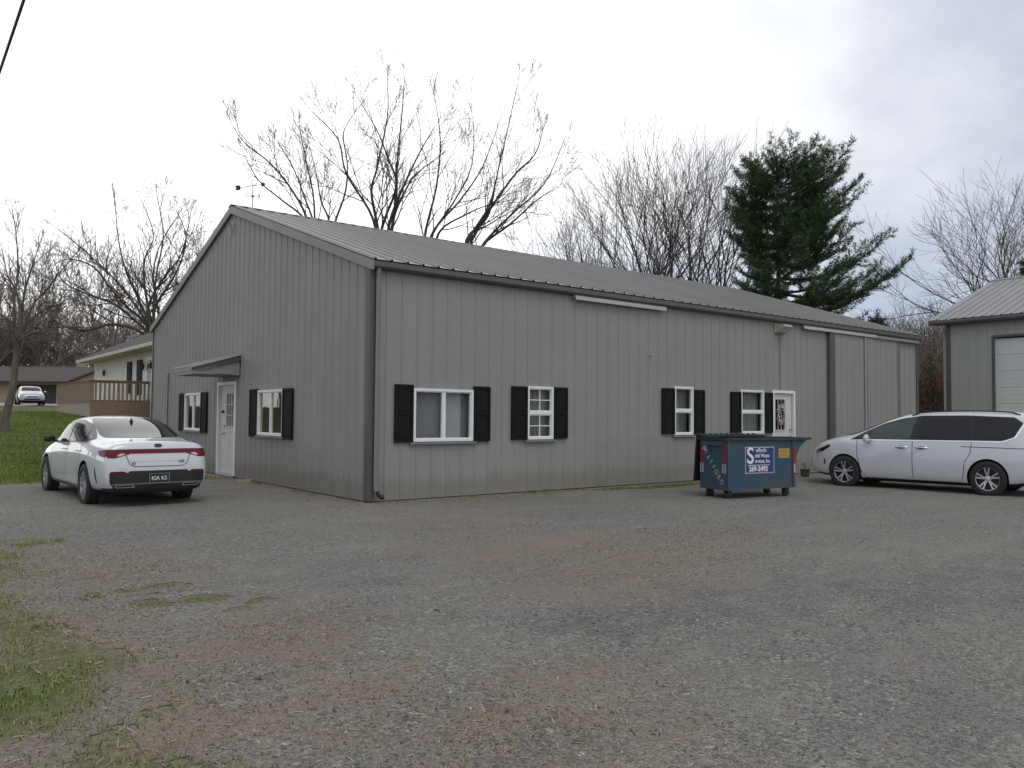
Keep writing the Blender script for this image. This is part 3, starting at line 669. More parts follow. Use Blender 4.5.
plate(mb, [c-ad*.20+upv*.06, c-ad*.32, c-ad*.20-upv*.06], sd); mb.build('arrow', M['metal_black'], vane)
mb = MB(); mb.tube([c+Vector((0,0,.12))+ad*.10*math.cos(a)+upv*.12*math.sin(a) for a in [i*math.pi/7-.3 for i in range(12)]], .008, 5); mb.tube([c+ad*.06,c+upv*.12,c-ad*.05+upv*.16], .008, 5); mb.build('figure', M['metal_black'], vane)

# wreath on the long wall's door
wr = thing('door_wreath', 'pink and white wreath hanging on the glazed white door', 'wreath', (11.81,-.01,1.5))
rng = random.Random(3); mb = MB(); mb2 = MB(); mb3 = MB()
for i in range(260):
    a = rng.random()*6.283; r = .155+rng.gauss(0,.022); c = Vector((11.81+r*.85*math.cos(a), -.0-abs(rng.gauss(.0,.022)), 1.56+r*1.35*math.sin(a))); d = Vector((rng.gauss(0,1), rng.gauss(0,.6), rng.gauss(0,1))).normalized()*.036; q = d.cross(Vector((0,1,.2))).normalized()*.016
    (mb, mb2, mb3)[i % 3].add([c-d, c+q, c+d, c-q], [(0,1,2,3)])
for k in range(2):
    for i in range(14):
        mb.add([Vector((11.80+.03*math.cos(i), -.02-.01*k, 1.86+.05*math.sin(i*2.1)))+Vector(p) for p in ((-.02,0,-.02),(.02,0,-.02),(.02,0,.025),(-.02,0,.02))], [(0,1,2,3)])
mb.build('white_flowers', mat('white_petals', (.72,.70,.66), .8, var=.2), wr, fix=False); mb2.build('pink_flowers', mat('pink_petals', (.50,.33,.30), .8, var=.25), wr, fix=False); mb3.build('twigs', mat('wreath_twigs', (.42,.36,.30), .9, var=.2), wr, fix=False)
m_ = MB(); m_.tube([(11.81+.132*math.cos(a), -.004, 1.56+.21*math.sin(a)) for a in [i*math.pi/10 for i in range(21)]], .018, 6); m_.build('ring', M['twig'], wr)
# planter pot
pz = gz(12.02,-.55); pot = thing('flower_pot', 'dark ribbed pot with a small wilted plant standing by the barn wall', 'pot', (12.02,-.55,pz)); pot.scale = (.62,)*3
mb = MB(); mb.lathe([(0,0),(.15,0),(.165,.02),(.17,.12),(.178,.13),(.178,.15),(.172,.16),(.185,.27),(.205,.275),(.205,.315),(.175,.315),(.17,.25),(0,.25)], 24, 'z', (0,0,0)); mb.build('pot', mat('pot_plastic', (.06,.055,.052), .6, var=.2), pot, smooth=35, world=False)
mb = MB(); mb.lathe([(0,.262),(.171,.26)], 16, 'z', (0,0,0)); mb.build('soil', mat('potting_soil', (.045,.032,.022), 1.), pot, fix=False, world=False)
mb = MB(); rng = random.Random(8)
for i in range(7):
    a = rng.random()*6.28; b = Vector((0,0,.25)); tip = b+Vector((math.cos(a)*.13, math.sin(a)*.10, .16+.2*rng.random())); md = b.lerp(tip,.5)+Vector((0,0,.07)); mb.tube([b, md, tip], [.006,.005,.003], 4)
    for k in range(6):
        p = md.lerp(tip, rng.random())+Vector((rng.gauss(0,.03),rng.gauss(0,.03),rng.gauss(0,.03))); d = Vector((rng.gauss(0,1),rng.gauss(0,1),rng.gauss(0,1))).normalized()*.045; q = d.orthogonal().normalized()*.018; mb.add([p-d,p+q,p+d,p-q], [(0,1,2,3)])
mb.build('plant', mat('dry_plant', (.10,.10,.055), .8, var=.5, scale=20, tint=(.35,.30,.27)), pot, fix=False, world=False)
# step board and scrap wood at the gable door
st = gz(-.42,6.75); mb = MB(); mb.box((-.62,6.35,st-.02),(-.22,8.2,st+.035)); mb.box((-.95,6.6,st-.03),(-.66,8.3,st+.012)); tag(mb.build('door_step', M['wood'], None), 'weathered board step on the gravel below the gable door', 'step')
mb = MB(); mb.bar((-.30,5.32,.03),(-.10,5.08,.035), .07, .05); tag(mb.build('scrap_wood', mat('pale_scrap', (.42,.34,.20), .8, var=.2), None), 'short pale scrap of wood lying by the barn wall', 'scrap wood')
# ------------------------------------------------------------------ garage at the right
gar = thing('metal_garage', 'tall grey metal garage with a pale roll-up door at the right edge', 'garage', (30, -5, -.2))
GX, GE = 24.6, 5.13
def WR(u, o, z): return (GX-o, u, z)
mb = MB(); ribbed_wall(mb, WR, -13., 1.47, -.3, lambda u: GE, [(-4.6,-.12,-.3,4.38)], off=.1); mb.build('wall', M['siding2'], gar)
mb = MB(); mb.box((GX, 1.45, -.3), (35.4, 1.47, GE)); mb.prism([(GX,GE),(35.4,GE),(30,7.15)], 1.44, 1.46, 1); mb.box((GX,-13,-.3),(35.4,-12.98,GE)); mb.prism([(GX,GE),(35.4,GE),(30,7.15)], -12.98,-12.96,1); mb.box((35.38,-12.9,-.3),(35.4,1.44,GE)); mb.build('side_wall', M['siding2'], gar)
mb = MB(); ribbed_roof(mb, -13.5, 1.98, 24.18, GE, 30., 7.29, 'y', off=.1); ribbed_roof(mb, -13.5, 1.98, 35.82, GE, 30., 7.29, 'y', off=.1); gr = mb.build('roof', mat('garage_roof_metal', (.225,.215,.21), .42, var=.1, scale=.8), gar)
mb = MB(); mb.prism([(24.19,GE-.01),(30,7.28),(35.81,GE-.01),(35.81,GE-.17),(30,7.12),(24.19,GE-.17)], 1.94, 1.985, 1); mb.prism([(29.8,7.24),(30,7.33),(30.2,7.24)], -13.5, 1.99, 1); mb.build('rake_trim', M['trim_mid'], gr)
mb = MB(); mb.prism([(24.20,GE-.015),(24.18,GE-.1),(24.22,GE-.17),(24.34,GE-.18),(24.34,GE-.02)], -13.48, 1.97, 1); mb.build('gutter', M['trim'], gar)
mb = MB(); mb.box((24.34,-13,GE-.17),(GX+.02,1.93,GE-.14)); mb.build('soffit', M['trim'], gar)
mb = MB(); mb.box((GX-.03,1.35,-.3),(GX,1.49,GE-.17)); mb.box((GX,1.47,-.3),(GX+.12,1.49,GE)); mb.build('corner_trim', M['trim'], gar)
mb = MB(); mb.tube([(24.27,1.75,GE-.18),(24.28,1.74,GE-.33),(24.52,1.56,GE-.62),(24.55,1.55,GE-.8),(24.55,1.55,.0),(24.4,1.55,-.1)], .05, 4); mb.build('downspout', M['trim_mid'], gar)
mb = MB(); mb.box((GX-.04,-.12,-.3),(GX+.12,-.05,4.38)); mb.box((GX-.04,-4.67,-.3),(GX+.12,-4.6,4.38)); mb.box((GX-.04,-4.67,4.38),(GX+.12,-.05,4.46)); mb.build('door_casing', M['trim'], gar)
mb = MB()
for k in range(8):
    z0 = -.25+k*.575; mb.box((GX+.10,-4.58,z0),(GX+.13,-.18,z0+.565))
    for q in (.14,.30,.44): mb.box((GX+.094,-4.58,z0+q),(GX+.10,-.18,z0+q+.015))
mb.box((GX+.06,-.185,-.25),(GX+.13,-.12,4.35)); mb.build('roll_up_door', mat('pale_door_panel', (.58,.58,.55), .5, var=.05), gar)

# ------------------------------------------------------------------ cream house, its deck, far house
HX = 3.4
hs = thing('cream_house', 'cream house with a dark shingle roof and shuttered window behind the barn', 'house', (8.5, 33, 1.5))
def WH(u, o, z): return (HX-o, u, z)
mb = MB(); mb.box((HX,24,.6),(HX+.2,40.4,4.62)); mb.box((HX+.2,40.2,.6),(13.9,40.4,4.6)); mb.prism([(HX,4.6),(13.9,4.6),(8.5,7.2)], 40.2, 40.39, 1); mb.box((HX+.2,24,.6),(13.9,24.2,4.6)); mb.box((13.7,24.2,.6),(13.9,40.2,4.6))
for k in range(20): z = .8+.19*k; mb.prism([(HX-.002,z),(HX-.014,z),(HX-.002,z+.17)], 24, 40.4, 1)
mb.build('wall', M['housewall'], hs)
mb = MB(); mb.prism([(2.55,4.56),(8.5,7.42),(14.45,4.56),(14.45,4.44),(8.5,7.28),(2.55,4.44)], 23.5, 40.95, 1); rf = mb.build('roof', M['shingle'], hs)
mb = MB(); mb.box((2.50,23.5,4.36),(2.57,40.95,4.52)); mb.box((2.57,23.5,4.38),(HX,40.9,4.42)); mb.build('fascia', mat('cream_trim', (.52,.50,.42), .6), rf)
for u0, u1, z0 in ((31.3,32.3,2.45),(29.3,30.3,2.35)):
    m_ = MB(); wbox(m_, WH, u0,u1,.016,.045,z0,4.05); wbox(m_, WH, u0+.1,u1-.1,.045,.055,z0+.1,3.2); wbox(m_, WH, u0+.1,u1-.1,.045,.055,3.3,3.95); m_.build('shutter', M['shutter'], hs)
mb = MB(); wbox(mb, WH, 27.45,28.4,.016,.05,2.1,4.1); d_ = mb.build('door', M['white'], hs); mb = MB(); wbox(mb, WH, 27.60,28.25,.05,.055,2.9,3.95); mb.build('door_glass', M['glass_dark'], d_)
for u in (28.65, 27.2, 37.1):
    mb = MB(); mb.lathe([(.02,3.50),(.06,3.53),(.08,3.70),(.10,3.72),(.04,3.80),(.0,3.84)], 8, 'z', (HX-.15,u,0)); mb.bar((HX-.0,u,3.85),(HX-.17,u,3.85),.03,.03); mb.build('wall_lantern', M['metal_black'], hs)
mb = MB(); wbox(mb, WH, 38.6,39.5,.016,.03,2.4,3.45); mb.build('window', M['glass_dark'], hs)
mb = MB(); mb.box((7.4,36.2,6.6),(8.0,36.9,7.9)); mb.build('chimney', M['brickwall'], rf)

dk = thing('wooden_deck', 'raised brown wooden deck with baluster rail along the cream house', 'deck', (2, 32, 1.2))
DX0, DY0, DY1, DF, DT = .9, 27.75, 36.3, 2.05, 2.93
mb = MB(); n = 15
for k in range(n): x = DX0+.06+(HX-DX0-.1)*k/n; mb.box((x,DY0,DF-.04),(x+(HX-DX0-.1)/n-.012,DY1,DF))
mb.build('floor', M['deckwood'], dk)
mb = MB()
for k in range(44): y = DY0+.02+k*.194; mb.box((DX0-.02,y,DF-.12),(DX0+.004,y+.186,DT-.03))
mb.build('side_screen', M['deckwood'], dk)
mb = MB()
for k in range(8): y = DY0+.02+k*1.065; mb.box((DX0,y,.7),(DX0+.02,y+1.055,DF-.13))
mb.build('skirting', M['decklight'], dk)
mb = MB(); mb.box((DX0-.05,DY0-.06,DT-.03),(DX0+.10,DY1,DT+.01)); mb.box((DX0+.10,DY0-.06,DT-.03),(HX,DY0+.08,DT+.01)); mb.box((DX0+.1,DY0,DT-.12),(HX,DY0+.03,DT-.03)); mb.build('handrail', M['deckwood'], dk)
mb = MB(); k = 0; x = DX0+.16
while x < HX-.05: mb.box((x,DY0-.01,DF-.05),(x+.085,DY0+.028,DT-.06)); x += .185
mb.build('balusters', M['deckwood'], dk)
mb = MB(); mb.box((DX0+.0,DY0-.02,.7),(DX0+.11,DY0+.09,DT-.03)); mb.box((2.0,DY0-.02,DF),(2.1,DY0+.07,DT-.03)); mb.build('post', M['deckwood'], dk)
mb = MB(); z0 = .7
for k in range(-9, 16):
    a = DX0+.11+k*.17; p = [(a, z0), (a+.15, z0), (a+.15+(DF-.06-z0), DF-.06), (a+(DF-.06-z0), DF-.06)]
    # clip diagonal boards to the bay
    bm = bmesh.new(); vs = [bm.verts.new((q[0],0,q[1])) for q in p]; bm.faces.new(vs)
    for co, no in (((DX0+.11,0,0),(-1,0,0)), ((HX,0,0),(1,0,0))):
        bmesh.ops.bisect_plane(bm, geom=bm.verts[:]+bm.edges[:]+bm.faces[:], plane_co=co, plane_no=no, clear_outer=True)
    for f in bm.faces:
        poly = [(v.co.x, v.co.z) for v in f.verts]
        if len(poly) > 2: mb.prism(poly, DY0-.01, DY0+.015, 1)
    bm.free()
mb.box((DX0+.11,DY0+.02,.7),(HX,DY0+.04,DF-.06)); mb.build('lattice_skirt', M['deckwood'], dk)

# far brown house facing the camera, 80 m off
fx, fy = (CAM.x+AWAY.x*80+RIGHT.x*(-47.5), CAM.y+AWAY.y*80+RIGHT.y*(-47.5))
far = thing('brown_house', 'low house with reddish brown roof and wide dark garage door, far behind the lawn', 'house', (fx, fy, 2.25), YAW-math.pi/2)
mb = MB(); mb.box((-7,0,-.5),(-2.2,.3,2.15)); mb.box((2.4,0,-.5),(6,.3,2.15)); mb.box((-2.2,0,1.95),(2.4,.3,2.4)); mb.box((-7,.3,-.5),(-6.8,9,2.1)); mb.box((5.8,.3,-.5),(6,9,2.1)); mb.box((-6.8,8.8,-.5),(5.8,9,2.1)); mb.build('wall', M['brickwall'], far, world=False)
mb = MB(); mb.prism([(-.7,2.25),(4.5,4.0),(9.7,2.25),(9.7,2.1),(-.7,2.1)], -7.5, 5.0, 0); mb.build('roof', M['shingle_red'], far, world=False)
mb = MB(); mb.box((-7.5,-.78,2.08),(5.0,-.70,2.27)); mb.build('fascia', M['garagedoor'], far, world=False)
mb = MB(); mb.prism([(4.2,2.35),(7.2,3.55),(10.2,2.35),(10.2,2.2),(7.2,3.4),(4.2,2.2)], -1.2, 9, 1); mb.build('porch_roof', M['shingle_red'], far, world=False)
mb = MB(); mb.prism([(4.4,2.25),(10,2.25),(7.2,3.35)], -.9, -.8, 1); mb.box((6.1,.2,-.5),(10,.4,2.25)); mb.build('porch_gable', M['brickwall'], far, world=False)
mb = MB(); mb.box((-2.2,.10,-.5),(2.4,.16,1.95))
for k in range(4): mb.box((-2.2,.085,-.05+k*.5),(2.4,.10,.40+k*.5))
mb.build('garage_door', M['garagedoor'], far, world=False)
mb = MB(); mb.box((1.5,5.2,3.5),(2.2,5.9,4.6)); mb.build('chimney', M['brickwall'], far, world=False)
# far driveway
mb = MB(); g = []
for j in range(13):
    for i in range(13):
        p = CAM + AWAY*(54+26*j/12) + RIGHT*((-52+18*i/12) + (j/12)*0); g.append((p.x, p.y, gz(p.x,p.y)+.03))
mb.add(g, [(j*13+i, j*13+i+1, (j+1)*13+i+1, (j+1)*13+i) for j in range(12) for i in range(12)]); tag(mb.build('driveway', mat('pale_concrete', (.33,.31,.28), .9, var=.12, scale=.8), None), kind='structure')
# overhead cable
mb = MB(); mb.tube([(-5.19+.002*(y+.7), y, 6.62+.0004*(y-10)**2-.03) for y in np.linspace(-40, 60, 41)], .02, 6); tag(mb.build('overhead_cable', M['black'], None), 'black utility cable crossing the sky at the upper left corner', 'cable')

# ------------------------------------------------------------------ vehicles
M['carwhite'] = mat('white_car_paint', (.56,.57,.585), .3, var=.03, scale=2, coat=1.)
M['carsilver'] = mat('silver_car_paint', (.42,.46,.50), .3, metal=.3, var=.03, coat=1.)
M['carglass'] = mat('tinted_car_glass', (.012,.013,.014), .03, var=.1, spec=.32)
M['rubber'] = mat('tyre_rubber', (.022,.021,.020), .85, var=.3, scale=8, bump=.2, bscale=40)
M['alloy'] = mat('alloy_rim', (.52,.53,.54), .35, metal=.85, var=.06)
M['alloy_dark'] = mat('dark_alloy', (.16,.165,.17), .4, metal=.7, var=.1)
M['redlamp'] = mat('red_lamp', (.12,.005,.009), .3, var=.25, scale=14, spec=.3)
M['clearlamp'] = mat('clear_lamp', (.45,.46,.48), .1, var=.2, scale=20, coat=1.)
M['amber'] = mat('red_marker', (.30,.03,.02), .2, coat=1.)
M['chrome'] = mat('chrome_strip', (.75,.76,.78), .12, metal=1., var=.03)
M['gap'] = mat('panel_gap', (.03,.03,.032), .8)
M['gloss_black'] = mat('gloss_black_trim', (.012,.012,.013), .2, spec=.4)
M['plate_black'] = mat('black_plate', (.018,.018,.02), .4)
M['text_white'] = mat('white_lettering', (.74,.74,.73), .6, var=.06)

def eval_mesh(o):
    bpy.context.view_layer.update(); dg = bpy.context.evaluated_depsgraph_get()
    return bpy.data.meshes.new_from_object(o.evaluated_get(dg), depsgraph=dg)
def car_body(stations, axles, R, wheel_in=.60, wells=True, sub=2):
    """lofted body shell: stations (y, z_bottom, z_belt, z_top, w_low, w_mid, w_belt, w_top)"""
    V, Fc = [], []
    for (y, zb, zl, zt, wl, wm, wb, wt) in stations:
        h = zl-zb; d = min(.09, (zt-zl)*.35)
        half = [(0,zb), (wl*.6,zb), (wl,zb+.02*min(1,h/.3)), (wm*.985,zb+.24*h), (wm,zb+.52*h), (wm*.985,zb+.80*h), (wb,zl),
                (wb+(wt-wb)*.5, zl+(zt-d-zl)*.54), (wt,zt-d), (wt*.80,zt-d*.32), (wt*.42,zt-d*.05), (0,zt)]
        ring = half + [(-x,z) for x,z in half[-2:0:-1]]; V += [(x,y,z) for x,z in ring]
    n = 22; k = len(stations)
    for i in range(k-1):
        for j in range(n): Fc.append((i*n+j, i*n+(j+1)%n, (i+1)*n+(j+1)%n, (i+1)*n+j))
    Fc.append(tuple(range(n))); Fc.append(tuple(range((k-1)*n, k*n))[::-1])
    me = bpy.data.meshes.new('shell'); me.from_pydata(V, [], Fc)
    bm = bmesh.new(); bm.from_mesh(me); bmesh.ops.recalc_face_normals(bm, faces=bm.faces); bm.to_mesh(me); bm.free()
    o = link('shell', me); md = o.modifiers.new('s', 'SUBSURF'); md.levels = sub; md.render_levels = sub
    me1 = eval_mesh(o); bm = bmesh.new(); bm.from_mesh(me1); bvh = BVHTree.FromBMesh(bm); bm.free()
    if wells:
        c = MB()
        for ya in axles:
            for s in (-1, 1): c.lathe([(0,s*wheel_in),(R+.055,s*wheel_in),(R+.055,s*1.3),(0,s*1.3)], 40, 'x', (0,ya,R-.01))
        co = c.build('cut', M['black']); o.modifiers.new('b', 'BOOLEAN').object = co
        o.modifiers['b'].operation = 'DIFFERENCE'; o.modifiers['b'].solver = 'EXACT'
        me1 = eval_mesh(o); bpy.data.objects.remove(co)
    bpy.data.objects.remove(o)
    return me1, bvh
def finish_body(me, paint, parent, axles, R, low=.25, wheel_in=.6):
    me.materials.clear(); me.materials.append(paint); me.materials.append(M['black'])
    for p in me.polygons:
        c = p.center; mi = 0
        for ya in axles:
            if abs(c.x) > wheel_in-.02 and math.hypot(c.y-ya, c.z-R+.01) < R+.058 and (abs(p.normal.x) < .45 or abs(c.x) < wheel_in+.02): mi = 1
        if p.normal.z < -.75 and c.z < low+.12: mi = 1
        p.material_index = mi
    smooth_mesh(me, 38)
    return link('body', me, parent, False)
AX = {'L': (Vector((-5,0,0)), Vector((1,0,0)), lambda u,v: Vector((0,u,v))), 'R': (Vector((5,0,0)), Vector((-1,0,0)), lambda u,v: Vector((0,u,v))),
      'B': (Vector((0,-8,0)), Vector((0,1,0)), lambda u,v: Vector((u,0,v))), 'F': (Vector((0,8,0)), Vector((0,-1,0)), lambda u,v: Vector((u,0,v))), 'T': (Vector((0,0,6)), Vector((0,0,-1)), lambda u,v: Vector((u,v,0)))}
def decal(name, poly, side, bvh, m, parent, off=.004, step=.06):
    """a panel fitted to the body: outline in the side's two axes, laid on the shell"""
    o0, d, P = AX[side]; bm = bmesh.new(); vs = [bm.verts.new((u,v,0)) for u,v in poly]; bm.faces.new(vs)
    us = [p[0] for p in poly]; ws = [p[1] for p in poly]
    for lo, hi, no, mk in ((min(us),max(us),(1,0,0),lambda t:(t,0,0)), (min(ws),max(ws),(0,1,0),lambda t:(0,t,0))):
        k = int((hi-lo)/step)
        for i in range(1, k+1): bmesh.ops.bisect_plane(bm, geom=bm.verts[:]+bm.edges[:]+bm.faces[:], plane_co=mk(lo+(hi-lo)*i/(k+1)), plane_no=no)
    bmesh.ops.triangulate(bm, faces=bm.faces[:])
    last = None; miss = []
    for v in bm.verts:
        o = o0 + P(v.co.x, v.co.y); h = bvh.ray_cast(o, d)
        if h[0] is None: miss.append(v); continue
        nn = h[1] if h[1].dot(d) < 0 else -h[1]
        v.co = h[0] + nn*off
    if miss: bmesh.ops.delete(bm, geom=miss, context='VERTS')
    for f in bm.faces:
        if f.normal.dot(d) > 0: f.normal_flip()
    me = bpy.data.meshes.new(name); bm.to_mesh(me); bm.free(); me.materials.append(m); smooth_mesh(me, 180)
    return link(name, me, parent, False)
def strip_poly(pts, w):
    A, B = [], []
    for i, p in enumerate(pts):
        a = Vector(pts[max(i-1,0)]); b = Vector(pts[min(i+1,len(pts)-1)]); t = (b-a).normalized(); n = Vector((-t.y, t.x)); A.append(tuple(Vector(p)+n*w/2)); B.append(tuple(Vector(p)-n*w/2))
    return A + B[::-1]
def rnd(poly, r=.05, k=4):
    out = []; n = len(poly)
    for i in range(n):
        p, a, b = Vector(poly[i]), Vector(poly[i-1]), Vector(poly[(i+1)%n]); ra = min(r, (a-p).length*.45); rb = min(r, (b-p).length*.45); A = p+(a-p).normalized()*ra; B = p+(b-p).normalized()*rb
        for j in range(k+1): s = j/k; out.append(tuple(A*(1-s)**2 + p*2*s*(1-s) + B*s*s))
    return out
def mir(poly): return [(-u, v) for u, v in poly][::-1]
def text_mesh(s, size, ext=.002, bold=0., shear=0., sx=1., spacing=1.):
    cu = bpy.data.curves.new('txt', 'FONT'); cu.body = s; cu.size = size; cu.extrude = ext; cu.offset = bold; cu.shear = shear; cu.align_x = 'CENTER'; cu.align_y = 'CENTER'; cu.space_character = spacing
    o = bpy.data.objects.new('txt', cu); COL.objects.link(o); me = eval_mesh(o); bpy.data.objects.remove(o)
    for v in me.vertices: v.co.x *= sx
    return me
def put_text(name, s, size, loc, right, upv, m, parent, **kw):
    me = text_mesh(s, size, **kw); r = Vector(right).normalized(); u = Vector(upv).normalized(); n = r.cross(u)
    me.transform(Matrix(((r.x,u.x,n.x,loc[0]),(r.y,u.y,n.y,loc[1]),(r.z,u.z,n.z,loc[2]),(0,0,0,1)))); me.materials.clear(); me.materials.append(m)
    return link(name, me, parent, False)
def wheel_proto(R, wd, rim, n, style):
    """returns tyre and rim meshes, axle along x, outer face towards -x"""
    h = wd/2; t_ = MB(); t_.lathe([(rim-.01,-h*.80),(rim+.012,-h*.98),(R*.86,-h*1.04),(R*.95,-h*.94),(R,-h*.74),(R,-h*.3),(R-.008,-h*.27),(R-.008,-h*.22),(R,-h*.2),(R,h*.74),(R*.95,h*.94),(R*.86,h),(rim,h*.8)], 48, 'x')
    r_ = MB(); r_.lathe([(rim-.005,h*.7),(rim-.02,-h*.5),(rim-.016,-h*.78),(rim+.008,-h*.90),(rim+.012,-h*.84)], 40, 'x')
    r_.lathe([(0,-h*.80),(.035,-h*.82),(.06,-h*.74),(.075,-h*.55),(.07,-h*.3)], 20, 'x')
    for i in range(n):
        for s in ((-1,1) if style == 'pair' else (0,)):
            a0 = 2*math.pi*i/n + s*.05; a1 = 2*math.pi*i/n + s*(.20 if style == 'pair' else 0)
            p = Vector((-h*.66, .05*math.cos(a0), .05*math.sin(a0))); q = Vector((-h*.80, (rim-.01)*math.cos(a1), (rim-.01)*math.sin(a1))); r_.bar(p, q, .032 if style == 'pair' else .06, .03, up=(1,0,0))
    r_.mi = 1; r_.lathe([(rim-.03,-h*.02),(0,-h*.02)], 24, 'x')
    tm = t_.build('wheel', M['rubber'], None, smooth=35); rm = r_.build('rim', [M['alloy'], M['black']], None, smooth=35)
    return tm, rm
def fit_wheels(car, proto, xs, axles, R, rim_mat=None):
    tm, rm = proto
    for y in axles:
        for s in (-1, 1):
            a = bpy.data.objects.new('wheel', tm.data); COL.objects.link(a); a.parent = car; a.location = (s*xs, y, R-.012); a.rotation_euler = (R_(23*(y+s)), 0, 0 if s < 0 else math.pi)
            b = bpy.data.objects.new('rim', rm.data); COL.objects.link(b); b.parent = a
    for o in proto: bpy.data.objects.remove(o)
def mirror_shell(parent, side, at, size, paint):
    """door mirror: a rounded housing on a short arm"""
    s = -1 if side == 'L' else 1; me = bpy.data.meshes.new('mirror'); bm = bmesh.new(); bmesh.ops.create_uvsphere(bm, u_segments=16, v_segments=10, radius=1)
    for v in bm.verts:
        x, y, z = v.co; y = y if y > 0 else y*.35
        v.co = Vector((at[0] + s*(size[0]*x), at[1]+size[1]*y, at[2]+size[2]*(z if z > -.6 else -.6+(z+.6)*.4)))
    bm.to_mesh(me); bm.free(); me.materials.append(paint); smooth_mesh(me, 50); o = link('mirror', me, parent, False)
    m_ = MB(); m_.bar((at[0]-s*size[0]*.8, at[1]+.01, at[2]-size[2]*.55), (at[0]-s*(size[0]+.12), at[1]+.03, at[2]-size[2]*.75), .05, .035); m_.build('mirror_arm', M['black'], o, world=False)
    return o

# --- white fastback sedan, seen from behind
sed = thing('sedan', 'white four-door sedan parked with its red rear light bar facing us', 'car', (-3.06, 3.86, gz(-3,3.5,False)-.03), R_(2.7)); sed.scale = (.935, 1, 1)
SED = [(-2.455,.40,.60,.64,.56,.64,.60,.50), (-2.43,.29,.74,.80,.66,.78,.73,.62), (-2.39,.25,.87,.955,.70,.84,.79,.68), (-2.345,.24,.94,1.045,.73,.865,.81,.71), (-2.25,.235,.955,1.055,.77,.885,.83,.70), (-2.05,.23,.965,1.07,.82,.91,.85,.68), (-1.8,.22,.975,1.10,.85,.925,.865,.635),
       (-1.45,.2,.98,1.19,.86,.93,.87,.69), (-1.05,.18,.975,1.305,.86,.925,.87,.715), (-.65,.18,.965,1.40,.86,.92,.87,.725), (-.2,.18,.955,1.452,.86,.92,.87,.725), (.2,.18,.95,1.457,.86,.92,.868,.725), (.55,.18,.94,1.42,.86,.92,.865,.72),
       (.95,.18,.93,1.275,.86,.92,.86,.71), (1.28,.19,.92,1.08,.86,.925,.85,.66), (1.5,.2,.90,.99,.86,.925,.84,.70), (1.85,.21,.85,.94,.83,.915,.82,.66), (2.15,.22,.78,.86,.78,.88,.78,.60), (2.34,.25,.70,.76,.68,.80,.70,.52), (2.43,.36,.58,.62,.5,.62,.54,.40)]
SED = [(y, zb, zl, zt, a*.965, b*.965, c*.965, d*.965) for y, zb, zl, zt, a, b, c, d in SED]
SA, SR = (-1.32, 1.53), .342
me, bv = car_body(SED, SA, SR); bo = finish_body(me, M['carwhite'], sed, SA, SR, .2)
for p in bo.data.polygons:
    if p.center.y < -2.1 and p.center.z < .335: p.material_index = 1
gl = M['carglass']; gb = M['gloss_black']
decal('rear_window', rnd([(-.665,1.098),(.665,1.098),(.60,1.35),(.52,1.405),(-.52,1.405),(-.60,1.35)], .07), 'B', bv, gl, sed)
decal('windscreen', rnd([(-.66,1.08),(.66,1.08),(.52,1.36),(-.52,1.36)], .07), 'F', bv, gl, sed)
DLO = [(1.22,.965),(-1.12,1.005),(-1.44,1.08),(-1.22,1.175),(-.85,1.30),(-.35,1.372),(.15,1.380),(.50,1.342),(.85,1.22)]
